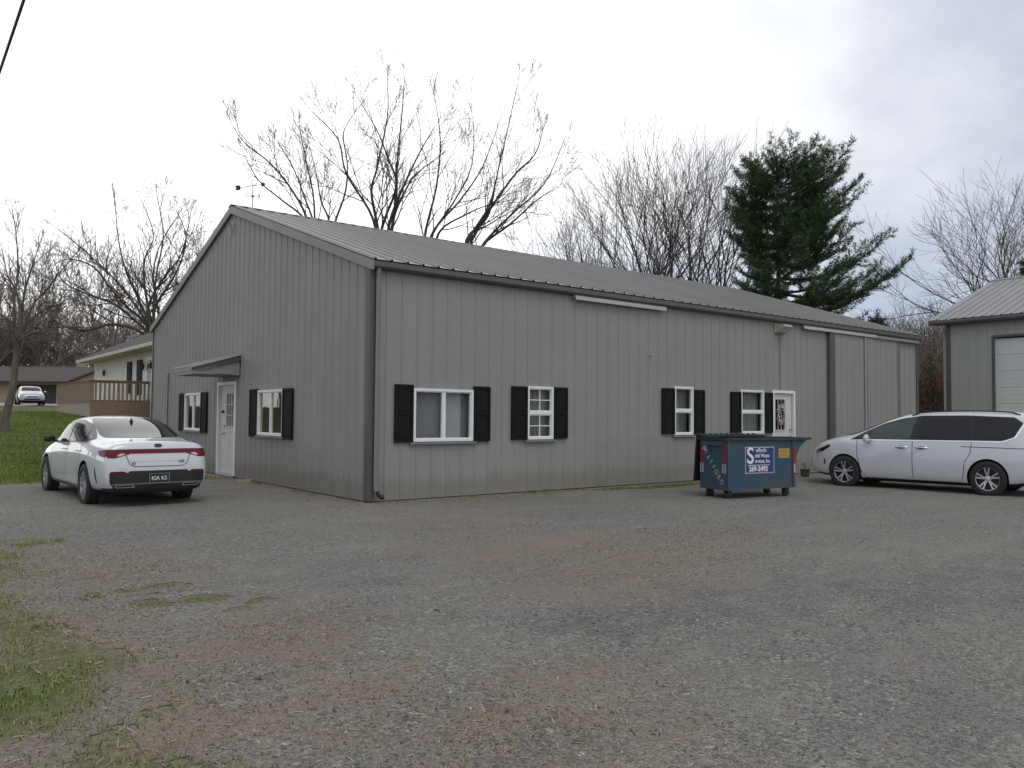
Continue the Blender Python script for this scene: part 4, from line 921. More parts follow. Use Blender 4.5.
for sd in 'LR':
    decal('window_surround', rnd(DLO, .03), sd, bv, gb, sed, .006, .04)
    decal('side_window', rnd([(1.06,.99),(.0,1.005),(.0,1.325),(.18,1.325),(.48,1.29),(.80,1.18)], .03), sd, bv, gl, sed, .010, .04)
    decal('side_window', rnd([(-.08,1.005),(-1.02,1.03),(-1.02,1.21),(-.82,1.265),(-.35,1.315),(-.08,1.325)], .03), sd, bv, gl, sed, .010, .04)
    decal('quarter_window', rnd([(-1.08,1.035),(-1.36,1.082),(-1.19,1.15),(-1.08,1.18)], .02), sd, bv, gl, sed, .010, .04)
    for ln in ([(-.04,.985),(-.04,.62),(-.03,.30)], [(1.02,.96),(1.10,.7),(1.08,.40),(.98,.30)], [(-.98,.99),(-1.0,.80),(-.90,.62),(-.88,.45),(-.86,.30)], [(-.86,.30),(.0,.285),(.98,.30)]):
        decal('door_seam', strip_poly(ln, .011), sd, bv, M['gap'], sed, .003, .08)
    for y in (.12,-.86):
        s = -1 if sd == 'L' else 1; h = bv.ray_cast(Vector((s*5,y,.87)), Vector((-s,0,0)))[0]
        m_ = MB(); m_.tube([h+Vector((-s*.01,-.10,0)), h+Vector((s*.028,-.08,0)), h+Vector((s*.03,.08,0)), h+Vector((-s*.01,.10,0))], .013, 8); m_.build('door_handle', M['carwhite'], sed, smooth=50, world=False)
    decal('side_vent', rnd([(-1.96,.66),(-2.01,.60),(-2.06,.42),(-2.02,.40),(-1.97,.52)], .015), sd, bv, gb, sed, .004, .05)
    decal('sill_trim', [(-.86,.235),(1.0,.235),(1.0,.275),(-.86,.275)], sd, bv, M['black'], sed, .003, .1)
    mirror_shell(sed, sd, (-.955 if sd == 'L' else .955, .92, 1.02), (.105,.09,.075), gb)
    decal('tail_lamp', rnd([(-2.36,.93),(-2.22,.925),(-2.02,.90),(-2.13,.83),(-2.34,.81)], .03), sd, bv, M['redlamp'], sed, .006, .04)
    sg = 1 if sd == 'R' else -1
    f = lambda P: P if sg == 1 else mir(P)
    decal('tail_lamp', rnd(f([(.44,.865),(.50,.935),(.80,.93),(.80,.805),(.68,.80),(.52,.845)]), .03), 'B', bv, M['redlamp'], sed, .006, .03)
    decal('reverse_lamp', rnd(f([(.52,.862),(.60,.872),(.66,.835),(.62,.825)]), .01), 'B', bv, M['clearlamp'], sed, .009, .03)
    decal('reflector', f([(.46,.545),(.76,.545),(.76,.575),(.46,.575)]), 'B', bv, M['redlamp'], sed, .010, .05)
    decal('headlamp', rnd(f([(.40,.66),(.72,.70),(.70,.62),(.45,.60)]), .03), 'F', bv, M['clearlamp'], sed, .006, .04)
    decal('exhaust_trim', rnd(f([(.38,.345),(.66,.345),(.70,.385),(.40,.395)]), .02), 'B', bv, M['chrome'], sed, .012, .04)
    decal('exhaust_tip', rnd(f([(.41,.358),(.65,.358),(.67,.376),(.42,.383)]), .01), 'B', bv, gb, sed, .015, .04)
decal('light_bar', [(-.50,.866),(.50,.866),(.50,.935),(-.50,.935)], 'B', bv, M['redlamp'], sed, .006, .05)
decal('rear_diffuser', rnd([(-.68,.32),(.68,.32),(.76,.42),(.765,.595),(.55,.60),(.46,.545),(-.46,.545),(-.55,.60),(-.765,.595),(-.76,.42)], .04), 'B', bv, M['black'], sed, .005, .04)
decal('plate_recess', rnd([(-.52,.40),(.52,.40),(.48,.60),(-.48,.60)], .03), 'B', bv, M['black'], sed, .006, .04)
decal('bumper_strip', [(-.72,.395),(.72,.395),(.72,.408),(-.72,.408)], 'B', bv, M['chrome'], sed, .010, .05)
for ln in ([(-.52,.845),(-.46,.70),(-.38,.665),(.38,.665),(.46,.70),(.52,.845)],): decal('boot_seam', strip_poly(ln, .010), 'B', bv, M['gap'], sed, .004, .05)
decal('crease_shade', strip_poly([(-.46,.745),(.46,.745)], .012), 'B', bv, mat('crease_shade_paint', (.5,.5,.52), .4), sed, .003, .05)  # flat greyer strip: shade of a fold in the boot lid, put in as colour
decal('grille', rnd([(-.42,.50),(.42,.50),(.55,.62),(-.55,.62)], .03), 'F', bv, gb, sed, .005, .05)
decal('intake', rnd([(-.6,.30),(.6,.30),(.5,.42),(-.5,.42)], .03), 'F', bv, gb, sed, .005, .05)
h = bv.ray_cast(Vector((0,-8,.985)), Vector((0,1,0)))[0]; em = decal('emblem', [(.065*math.cos(a), .985+.028*math.sin(a)) for a in [i*math.pi/10 for i in range(20)]], 'B', bv, M['black'], sed, .010, .03)
hb = bv.ray_cast(Vector((0,-8,.46)), Vector((0,1,0)))[0].y
mb = MB(); mb.box((-.165,hb-.03,.40),(.165,hb-.016,.555)); pl = mb.build('number_plate', M['plate_black'], sed, world=False)
mb = MB()
for q in ((-.165,-.155,.40,.555),(.155,.165,.40,.555),(-.155,.155,.40,.408),(-.155,.155,.547,.555)): mb.box((q[0],hb-.034,q[2]),(q[1],hb-.0305,q[3]))
mb.build('plate_frame', M['chrome'], pl, world=False)
put_text('plate_number', 'KIA K5', .088, (0,hb-.032,.476), (1,0,0), (0,0,1), M['text_white'], pl, bold=.0005, sx=.95)
for tx, x in (('K5',-.40),('LXS',.37)):
    y = bv.ray_cast(Vector((x,-8,.70)), Vector((0,1,0)))[0].y; put_text('badge', tx, .055, (x,y-.006,.715 if tx == 'K5' else .735), (1,0,0), (0,0,1), M['alloy_dark'], sed, bold=.001)
h = bv.ray_cast(Vector((0,-.85,6)), Vector((0,0,-1)))[0]; mb = MB(); mb.add([h+Vector(p) for p in ((-.022,-.09,-.005),(.022,-.09,-.005),(.022,.09,-.02),(-.022,.09,-.02),(-.006,-.075,.062),(.006,-.075,.062),(0,.03,.03))], [(3,2,1,0),(0,1,5,4),(1,2,6,5),(3,0,4,6),(4,5,6),(2,3,6)]); mb.build('roof_antenna', M['black'], sed, world=False)
fit_wheels(sed, wheel_proto(SR, .22, .225, 5, 'pair'), .785, SA, SR)

# --- white minivan, broadside at the right
vf, vr = Vector((10.75,-2.35)), Vector((11.18,-5.16)); vd = (vf-vr).normalized(); VL = 3.089
VS = .925; vc = (vf+vr)/2 - vd*.075*VS; vn = Vector((vd.y, -vd.x))
vang = math.atan2(vd.y, vd.x)-math.pi/2
van = thing('minivan', 'white minivan with dark side windows parked broadside next to the dumpster', 'minivan', (vc.x+vn.x*.93*VS, vc.y+vn.y*.93*VS, -.055), vang)
van.scale = (VS, VS, .985)
VAN = [(2.56,.42,.64,.68,.34,.40,.36,.28), (2.53,.28,.76,.82,.52,.60,.54,.42), (2.42,.23,.90,.97,.66,.74,.67,.52), (2.15,.21,1.0,1.08,.81,.89,.81,.62), (1.8,.17,1.06,1.16,.89,.965,.89,.70), (1.48,.15,1.06,1.22,.92,.995,.94,.74), (1.1,.145,1.075,1.40,.92,.995,.945,.72),
       (.70,.145,1.085,1.565,.92,.995,.945,.71), (.3,.145,1.09,1.675,.92,.995,.945,.715), (-.2,.145,1.09,1.735,.92,.995,.945,.725), (-.8,.145,1.09,1.755,.92,.995,.945,.73), (-1.4,.145,1.09,1.755,.92,.995,.945,.73), (-1.9,.16,1.09,1.735,.92,.99,.94,.725), (-2.25,.23,1.08,1.69,.90,.97,.92,.71),
       (-2.44,.26,1.06,1.58,.86,.94,.89,.69), (-2.53,.30,1.0,1.36,.80,.90,.85,.70), (-2.59,.42,.80,.90,.66,.76,.70,.6)]
VA, VR = (-1.47, 1.62), .352
me, bv = car_body(VAN, VA, VR, .66); finish_body(me, M['carwhite'], van, VA, VR, .22, .66)
decal('windscreen', rnd([(-.72,1.16),(.72,1.16),(.60,1.62),(-.60,1.62)], .08), 'F', bv, gl, van)
decal('rear_window', rnd([(-.66,1.2),(.66,1.2),(.6,1.6),(-.6,1.6)], .08), 'B', bv, gl, van)
VD = [(1.50,1.075),(1.0,1.085),(-1.75,1.112),(-1.97,1.20),(-2.13,1.48),(-1.95,1.60),(-1.0,1.635),(-.1,1.625),(.35,1.555),(.75,1.445),(1.15,1.27)]
for sd in 'LR':
    decal('window_trim', rnd([(1.60,1.055),(1.0,1.062),(-1.77,1.085),(-2.01,1.185),(-2.185,1.49),(-2.14,1.50),(-1.97,1.19),(-1.75,1.115),(1.0,1.09)], .015), sd, bv, M['chrome'], van, .006, .05)
    decal('window_surround', rnd(VD, .03), sd, bv, gb, van, .004, .06)
    decal('front_window', rnd([(1.08,1.105),(.12,1.115),(.0,1.60),(.32,1.53),(.70,1.42),(1.0,1.27)], .03), sd, bv, mat('lighter_car_glass', (.035,.055,.050), .04, spec=.5), van, .008, .06)
    decal('quarter_light', rnd([(1.38,1.095),(1.14,1.105),(1.10,1.225),(1.18,1.215)], .015), sd, bv, gl, van, .008, .05)
    decal('slider_window', rnd([(-.02,1.12),(-1.12,1.125),(-1.14,1.605),(-.10,1.605)], .03), sd, bv, gl, van, .008, .06)
    decal('rear_side_window', rnd([(-1.18,1.13),(-1.73,1.14),(-1.92,1.215),(-2.07,1.46),(-1.92,1.57),(-1.18,1.61)], .04), sd, bv, gl, van, .008, .06)
    for ln in ([(1.32,1.06),(1.30,.7),(1.22,.40),(1.12,.29)], [(.06,1.09),(.06,.6),(.05,.29)], [(-1.16,1.09),(-1.14,.85),(-1.02,.66),(-1.0,.40),(-.96,.29)], [(1.12,.235),(-.96,.235)], [(-1.16,1.10),(-1.14,1.70)], [(-.95,.985),(-2.3,.97)], [(.06,1.64),(.10,1.70)]):
        decal('door_seam', strip_poly(ln, .012), sd, bv, M['gap'], van, .005, .08)
    s = -1 if sd == 'L' else 1
    for y in (.30,-.13):
        h = bv.ray_cast(Vector((s*5,y,.94)), Vector((-s,0,0)))[0]; m_ = MB(); m_.tube([h+Vector((-s*.01,-.13,0)), h+Vector((s*.03,-.10,0)), h+Vector((s*.032,.10,0)), h+Vector((-s*.01,.13,0))], .016, 8); m_.build('door_handle', M['chrome'], van, smooth=50, world=False)
        decal('handle_cup', [(y+.08*math.cos(a), .935+.035*math.sin(a)) for a in [i*math.pi/8 for i in range(16)]], sd, bv, M['gap'], van, .004, .05)
    mirror_shell(van, sd, (s*1.10,1.02,1.10), (.12,.10,.105), M['carwhite'])
    decal('headlamp', rnd([(2.40,.80),(2.02,.95),(1.98,.91),(2.2,.78),(2.38,.73)], .02), sd, bv, gb, van, .006, .04)
    decal('side_marker', rnd([(2.16,.62),(2.10,.61),(2.115,.50),(2.16,.48)], .01), sd, bv, M['amber'], van, .006, .03)
    decal('sill_trim', [(-.95,.165),(1.1,.165),(1.1,.205),(-.95,.205)], sd, bv, M['black'], van, .004, .1)
    decal('tail_lamp', rnd([(-2.36,1.06),(-2.50,1.05),(-2.52,.82),(-2.42,.84)], .02), sd, bv, M['redlamp'], van, .006, .04)
    f = (lambda P: P) if s == 1 else mir
    decal('headlamp', rnd(f([(.42,.74),(.80,.80),(.80,.72),(.46,.68)]), .03), 'F', bv, M['clearlamp'], van, .006, .04)
    m_ = MB(); P_ = []
    for y in np.linspace(.15,-2.05,14):
        h = bv.ray_cast(Vector((s*.64,float(y),6)), Vector((0,0,-1)))[0]; P_.append(h+Vector((0,0,.035 if -2 < y < .1 else .0)))
    m_.tube(P_, .018, 6); m_.build('roof_rail', M['black'], van, world=False)
decal('grille', rnd([(-.5,.58),(.5,.58),(.42,.68),(-.42,.68)], .03), 'F', bv, gb, van, .005, .05)
decal('intake', rnd([(-.6,.32),(.6,.32),(.6,.48),(-.6,.48)], .04), 'F', bv, gb, van, .005, .05)
mb = MB(); mb.prism([(-2.30,1.72),(-2.52,1.70),(-2.54,1.68),(-2.30,1.66)], -.66, .66, 0); mb.build('roof_spoiler', M['carwhite'], van, world=False)
fit_wheels(van, wheel_proto(VR+.012, .235, .244, 5, 'pair'), .875, VA, VR)

# --- silver car far up the drive, facing us
sp_ = CAM + AWAY*61 + RIGHT*(-36.4); fcar = thing('silver_car', 'small silver car parked nose out before the far brown garage', 'car', (sp_.x, sp_.y, gz(sp_.x, sp_.y)+.03), YAW + math.pi/2 + .62)
me, bv = car_body([(y*.94, zb+.02, zl*.98, zt*.98, a*.95, b*.95, c*.95, d*.98) for y,zb,zl,zt,a,b,c,d in SED], (-1.25,1.42), .31); finish_body(me, M['carsilver'], fcar, (-1.25,1.42), .31, .22)
decal('windscreen', rnd([(-.64,1.04),(.64,1.04),(.52,1.33),(-.52,1.33)], .07), 'F', bv, gl, fcar); decal('rear_window', rnd([(-.58,1.1),(.58,1.1),(.46,1.33),(-.46,1.33)], .07), 'B', bv, gl, fcar)
for sd in 'LR':
    decal('side_window', rnd([(.98,.98),(-1.2,1.0),(-.8,1.24),(.1,1.31),(.5,1.26)], .04), sd, bv, gl, fcar, .006)
    f = (lambda P: P) if sd == 'R' else mir
    decal('headlamp', rnd(f([(.40,.62),(.72,.70),(.70,.56),(.42,.54)]), .03), 'F', bv, M['clearlamp'], fcar, .006, .04)
    mirror_shell(fcar, sd, (-.93 if sd == 'L' else .93, .80, .99), (.10,.08,.07), M['carsilver'])
decal('grille', rnd([(-.34,.54),(.34,.54),(.34,.62),(-.34,.62)], .02), 'F', bv, gb, fcar, .006, .04); decal('intake', rnd([(-.5,.34),(.5,.34),(.5,.44),(-.5,.44)], .03), 'F', bv, gb, fcar, .006, .04)
fit_wheels(fcar, wheel_proto(.31, .2, .2, 7, 'one'), .78, (-1.25,1.42), .31)

# ------------------------------------------------------------------ dumpster
def rust_paint():
    m, t, b, out = nt('rusty_blue_paint'); tc = N(t, 'ShaderNodeTexCoord')
    n = N(t, 'ShaderNodeTexNoise', Scale=2.2, Detail=7, Roughness=.7); t.links.new(tc.outputs['Object'], n.inputs['Vector'])
    n2 = N(t, 'ShaderNodeTexNoise', Scale=9, Detail=6, Roughness=.7); t.links.new(tc.outputs['Object'], n2.inputs['Vector'])
    c = mix(t, n2.outputs['Fac'], (.014,.052,.090), (.030,.082,.130)); c = mix(t, ramp(t, n.outputs['Fac'], [(.47,0.),(.62,.75)]), c, mix(t, n2.outputs['Fac'], (.05,.045,.042), (.11,.075,.055)))
    t.links.new(c, b.inputs['Base Color']); b.inputs['Roughness'].default_value = .6
    return m
M['rimpaint'] = mat('worn_dark_rim', (.020,.030,.042), .6, var=.4, scale=8); M['dump'] = rust_paint(); dy0, dy1 = -3.02, -1.90
dzg = gz(6.4,-2.8); dpos = (6.545,-2.795,dzg)
du = thing('dumpster', 'battered blue dumpster on casters in front of the barn windows', 'dumpster', dpos, R_(-9))
# local: x along the wall, y towards the wall; open rim slopes out at the right end
mb = MB()
hw, hd, zb, zt = .885, .345, .19, 1.09
prof = [(-hw,zt),(-hw,zb+.0),(hw-.02,zb+.0),(hw+.02,zt-.36),(hw+.12,zt-.16),(hw+.31,zt-.03),(hw+.31,zt)]
n = len(prof); mb.add([(x,-hd,z) for x,z in prof]+[(x,hd,z) for x,z in prof], [tuple(range(n)), tuple(range(n,2*n))[::-1]] + [(i,i+1,n+i+1,n+i) for i in range(n-1)])
body = mb.build('body', M['dump'], du, world=False)
md = bpy.data.objects[body.name]
mb = MB(); mb.box((-hw-.03,-hd-.045,zt-.03),(hw+.35,-hd+.02,zt+.018)); mb.box((-hw-.03,hd-.02,zt-.03),(hw+.35,hd+.045,zt+.018)); mb.box((hw+.29,-hd+.02,zt-.03),(hw+.35,hd-.02,zt+.018)); mb.box((-hw-.03,-hd+.02,zt-.03),(-hw+.03,hd-.02,zt+.018)); mb.tube([(hw+.37,-hd-.05,zt),(hw+.37,-hd+.02,zt)], .022, 8); mb.build('rim', M['rimpaint'], body, world=False)
mb = MB()
for x in (-hw+.02, hw-.10): mb.box((x,-hd-.02,zb),(x+.07,-hd-.001,zt-.03))
mb.box((-hw-.001,-hd-.012,zb-.03),(hw-.02,hd+.012,zb+.002)); mb.build('stiffener', M['dump'], body, world=False)
mb = MB(); mb.box((-hw-.05,-hd+.06,zt-.12),(-hw-.001,hd-.06,zt-.05)); mb.build('lift_pocket', M['dump'], body, world=False)
# black ribbed plastic lids, one hanging down at the left end
mb = MB(); sec = [(hd+.05,zt+.055),(hd+.09,zt+.055),(hd+.17,zb+.10),(hd+.135,zb+.09),(hd+.05,zt-.0)]; mb.prism(sec, -hw-.02, hw-.14, 0)
for k in range(11): x = -hw+.02+k*.14; mb.prism([(hd-.02,zt+.056),(hd+.10,zt+.085),(hd+.20,zb+.13),(hd+.171,zb+.11),(hd+.091,zt+.056)], x, x+.07, 0)
mb.prism([(hd-.10,zt+.022),(hd+.05,zt+.025),(hd+.05,zt+.054),(hd-.10,zt+.045)], -hw-.02, hw-.14, 0); mb.build('hanging_lid', M['black'], du, world=False)
for x in (-hw+.13, hw-.17):
    for y in (-hd+.10, hd-.12):
        mb = MB(); mb.box((x-.06,y-.06,zb-.045),(x+.06,y+.06,zb-.031)); mb.box((x-.045,y-.05,.06),(x+.045,y-.042,zb-.045)); mb.box((x-.045,y+.042,.06),(x+.045,y+.05,zb-.045)); cs = mb.build('caster', M['metal_black'], du, world=False)
        mb = MB(); mb.lathe([(0,-.035),(.055,-.035),(.075,-.025),(.075,.025),(.055,.035),(0,.035)], 16, 'x', (0,0,0)); o = mb.build('caster_wheel', M['rubber'], cs, world=False, smooth=35)
        for v in o.data.vertices: v.co = Vector((v.co.y + x, v.co.x + y, v.co.z + .074))
# painted marks and stickers on the front
yf = -hd-.003
def face_box(name, x0, x1, z0, z1, m, th=.003, parent=None): mb = MB(); mb.box((x0,yf-th,z0),(x1,yf,z1)); return mb.build(name, m, parent or du, world=False)
M['stk_blue'] = mat('faded_sign_blue', (.016,.036,.15), .5, var=.1, scale=9); M['stk_white'] = mat('faded_sign_white', (.42,.42,.43), .5, var=.12, scale=9)
M['stk_yel'] = mat('faded_yellow_sticker', (.50,.32,.06), .6, var=.25, scale=14); M['stk_red'] = mat('faded_red_reflector', (.20,.022,.035), .5, var=.2, scale=9)
X0, X1, Z0, Z1 = -.43, .31, .45, .94
sg = face_box('company_sign', X0, X1, Z0, Z1, M['stk_white']); mb = MB(); mb.box((X0+.018,yf-.005,Z0+.018),(X1-.018,yf-.0032,Z1-.018)); mb.build('sign_field', M['stk_blue'], sg, world=False)
ty = yf-.007; R3, U3 = (1,0,0), (0,0,1)
put_text('sign_lettering', 'S', .42, (X0+.125,ty,.765), R3, U3, M['text_white'], sg, bold=.006, sx=.95, ext=.001)
for s_, x, z in (('tafford\'s',.235,.875),('olid Waste',.26,.775),('ervices, Inc.',.275,.675)): put_text('sign_lettering', s_, .100, (X0+x+.165,ty,z), R3, U3, M['text_white'], sg, bold=.0015, ext=.001, sx=.84)
mb = MB(); mb.box((X0+.06,ty-.001,.597),(X1-.12,ty+.001,.607)); mb.build('sign_rule', M['text_white'], sg, world=False)
put_text('sign_lettering', '269-2492', .125, (X0+.33,ty,.53), R3, U3, M['text_white'], sg, bold=.004, ext=.001)
yl = face_box('yellow_sticker', .43, .71, .725, .90, M['stk_yel'])
mb = MB()
for k, (a, b) in enumerate(((.45,.69),(.46,.64),(.45,.68),(.47,.66))): mb.box((a,yf-.006,.755+k*.035),(b,yf-.0035,.768+k*.035))
mb.build('sticker_print', mat('sticker_print', (.22,.10,.03), .6), yl, world=False)
mb = MB(); x = hw-.045; mb.box((x-.04,-hd-.024,.62),(x+.035,-hd-.0205,.93)); mb.build('red_stripe', M['stk_red'], du, world=False)
mb = MB(); mb.box((x-.02,-hd-.024,.44),(x+.01,-hd-.0205,.615)); mb.build('white_stripe', M['stk_white'], du, world=False)
for y in (-hd+.06, hd-.05):
    mb = MB(); mb.box((-hw-.006,y-.04,.64),(-hw-.003,y+.04,.97)); mb.build('red_stripe', M['stk_red'], du, world=False)
    mb = MB(); mb.box((-hw-.006,y-.045,.46),(-hw-.003,y-.018,.635)); mb.box((-hw-.006,y+.015,.46),(-hw-.003,y+.042,.635)); mb.build('white_stripe', M['stk_white'], du, world=False)
# stencilled name falling down the left end
for k, ch in enumerate('STAFFORD'):
    f = k/7; put_text('end_lettering', ch, .135, (-hw-.006, .255-.48*f, .92-.62*f), (0,-1,-1.0), (0,-1.0,1), M['stk_white'], du, bold=.0, ext=.002, sx=.85)
mb = MB(); mb.box((-hw-.008,.17,.86),(-hw-.004,.24,.965)); mb.build('white_patch', M['stk_white'], du, world=False)
# ------------------------------------------------------------------ trees
def unit(v): return v.normalized() if v.length > 1e-9 else Vector((0,0,1))
def grow(out, rng, p, d, L, r, lev, maxlev, P):
    """one branch and its children: out collects (points, radii, level)"""
    n = max(3, min(7, int(L/(.9 if lev < 3 else .5))+2)); pts = [p.copy()]; rad = [r]; tip = r*(.28 if lev < maxlev else .45); dd = d.copy()
    for i in range(n):
        dd = unit(dd + Vector((rng.gauss(0,1),rng.gauss(0,1),rng.gauss(0,1)))*P['wander'] + Vector((0,0,P['up'])))
        pts.append(pts[-1] + dd*(L/n)); rad.append(r + (tip-r)*(i+1)/n)
    out.append((pts, [max(a, P['rmin']) for a in rad], lev))
    if lev < maxlev: sprout(out, rng, pts, rad, L, lev, maxlev, P)
def sprout(out, rng, pts, rad, L, lev, maxlev, P, t0=.22):
    nc = P['kids'][min(lev, len(P['kids'])-1)]; nc = max(2, int(nc*rng.uniform(.75,1.25)))
    for k in range(nc):
        t = t0 + (1-t0)*((k+rng.random())/nc); f = t*(len(pts)-1); i = min(int(f), len(pts)-2); q = pts[i].lerp(pts[i+1], f-i); ax = unit(pts[i+1]-pts[i])
        s = unit(ax.orthogonal()); s.rotate(Matrix.Rotation(rng.random()*6.283, 3, ax)); a = R_(rng.uniform(*P['ang'])); nd = unit(ax*math.cos(a) + s*math.sin(a))
        rr = rad[i]*(rng.uniform(.45,.65) if lev == 1 else rng.uniform(.38,.60)); ll = L*P['ratio']*(1-.45*t)*rng.uniform(.65,1.25)
        if ll < .12: continue
        grow(out, rng, q, nd, ll, rr, lev+1, maxlev, P)
def ramify(out, rng, p, d, L, r, n, P):
    """a branch that splits again and again, each fork thinner and shorter"""
    k = 4 if L > 1 else 3; pts = [p.copy()]; dd = d.copy()
    for i in range(k):
        dd = unit(dd + Vector((rng.gauss(0,1),rng.gauss(0,1),rng.gauss(0,1)))*P.get('fw',.06) + Vector((0,0,P.get('fup',.03)))); pts.append(pts[-1] + dd*(L/k))
    r1 = max(r*.76, P['rmin']); out.append((pts, [max(r+(r1-r)*i/k, P['rmin']) for i in range(k+1)], 1 if r > .06 else 2 if r > .026 else 3))
    if n <= 0: return
    m = 2 + (rng.random() < P.get('tri',.25)); a0 = rng.random()*6.283; s0 = unit(dd.orthogonal())
    for j in range(m):
        s = s0.copy(); s.rotate(Matrix.Rotation(a0 + 6.283*j/m + rng.uniform(-.5,.5), 3, dd)); a = R_(rng.uniform(*P.get('fa',(9,27)))); ramify(out, rng, pts[-1], unit(dd*math.cos(a)+s*math.sin(a)), L*rng.uniform(.66,.92), r1*rng.uniform(.72,.92), n-1, P)
    for q in range(1 + (rng.random() < .4)):
        i = rng.randrange(1, k); s = s0.copy(); s.rotate(Matrix.Rotation(rng.random()*6.283, 3, dd)); a = R_(rng.uniform(28,50)); ramify(out, rng, pts[i], unit(dd*math.cos(a)+s*math.sin(a)), L*rng.uniform(.5,.75), r1*.5, max(0, n-3), P)
def smooth_path(pts, k=4):
    out = []; n = len(pts)
    for i in range(n-1):
        a, b, c, d = pts[max(i-1,0)], pts[i], pts[i+1], pts[min(i+2,n-1)]
        for j in range(k):
            t = j/k; out.append(.5*((2*b) + (c-a)*t + (2*a-5*b+4*c-d)*t*t + (3*b-a-3*c+d)*t**3))
    out.append(pts[-1]); return out
def tree_mesh(root, paths, m_trunk, m_crown, split=1):
    for nm, sel, mt in (('trunk', lambda l: l <= split, m_trunk), ('crown', lambda l: l > split, m_crown)):
        mb = MB()
        for pts, rad, lev in paths:
            if sel(lev): mb.tube(pts, rad, 8 if lev == 0 else 6 if lev == 1 else 4 if lev == 2 else 3, caps=False)
        if mb.v: mb.build(nm, mt, root, smooth=180, world=False, fix=False)
def tree_thing(name, label, pos, group=None, z=None, rz=0):
    return thing(name, label, 'tree', (pos[0], pos[1], gz(pos[0], pos[1], False)-.05 if z is None else z), rz, group)
BIG = dict(wander=.085, up=.06, kids=(6,11,8,5), ang=(18,46), ratio=.50, rmin=.0085)

def limb_tree(name, label, pos, base_z, trunk_r, fork, limbs, seed, P, maxlev=4, limb_r=.12, trunk_lean=0., m_t='bark', m_c='twig', sc=(.97,.95)):
    """limbs: lists of (metres across the view, metres up) for the main boughs; depth is free"""
    rng = random.Random(seed); root = tree_thing(name, label, pos, z=base_z); out = []; ff = Vector((trunk_lean*RIGHT.x, trunk_lean*RIGHT.y, fork))
    out.append(([Vector((0,0,-.6)), Vector((0,0,.5)), ff*.5+Vector((.05,0,0)), ff], [trunk_r*1.35, trunk_r, trunk_r*.86, trunk_r*.72], 0))
    for li, L in enumerate(limbs):
        k = rng.uniform(-.45,.45) + (.25 if li % 2 else -.25); h0 = L[0][1]; pts = [ff - Vector((0,0,.4))]
        if h0 - fork > 2: pts.append(ff.lerp(RIGHT*L[0][0] + Vector((0,0,h0)), .5) + AWAY*(k*(h0-fork)*.18))
        for r_, u in L:
            sp = (u-fork)*.35 + abs(r_)*.25; pts.append(RIGHT*(r_*sc[0]) + Vector((0,0,fork+(u-fork)*sc[1])) + AWAY*(k*sp + rng.gauss(0,.12)))
        pts = smooth_path(pts, 4); n = len(pts); tot = sum((b-a).length for a, b in zip(pts, pts[1:]))
        rad = [limb_r*(1 - .86*(i/(n-1))**.85) for i in range(n)]; out.append((pts, [max(a,.016) for a in rad], 1))
        nb_ = P.get('nside', 7)
        for q in range(nb_):
            f = (.34 + .62*(q+rng.random())/nb_)*(n-1); i = min(int(f), n-2); ax = unit(pts[i+1]-pts[i]); s = unit(ax.orthogonal()); s.rotate(Matrix.Rotation(rng.random()*6.283, 3, ax)); a = R_(rng.uniform(22,46)); t = f/(n-1)
            ramify(out, rng, pts[i].lerp(pts[i+1], f-i), unit(ax*math.cos(a)+s*math.sin(a)), tot*.135*(1.15-.6*t)*rng.uniform(.7,1.2), max(.014, rad[i]*.5), 3, P)
        ramify(out, rng, pts[-1], unit(pts[-1]-pts[-2]), tot*.028, rad[-1], 3, P)
    tree_mesh(root, out, M[m_t], M[m_c]); return root
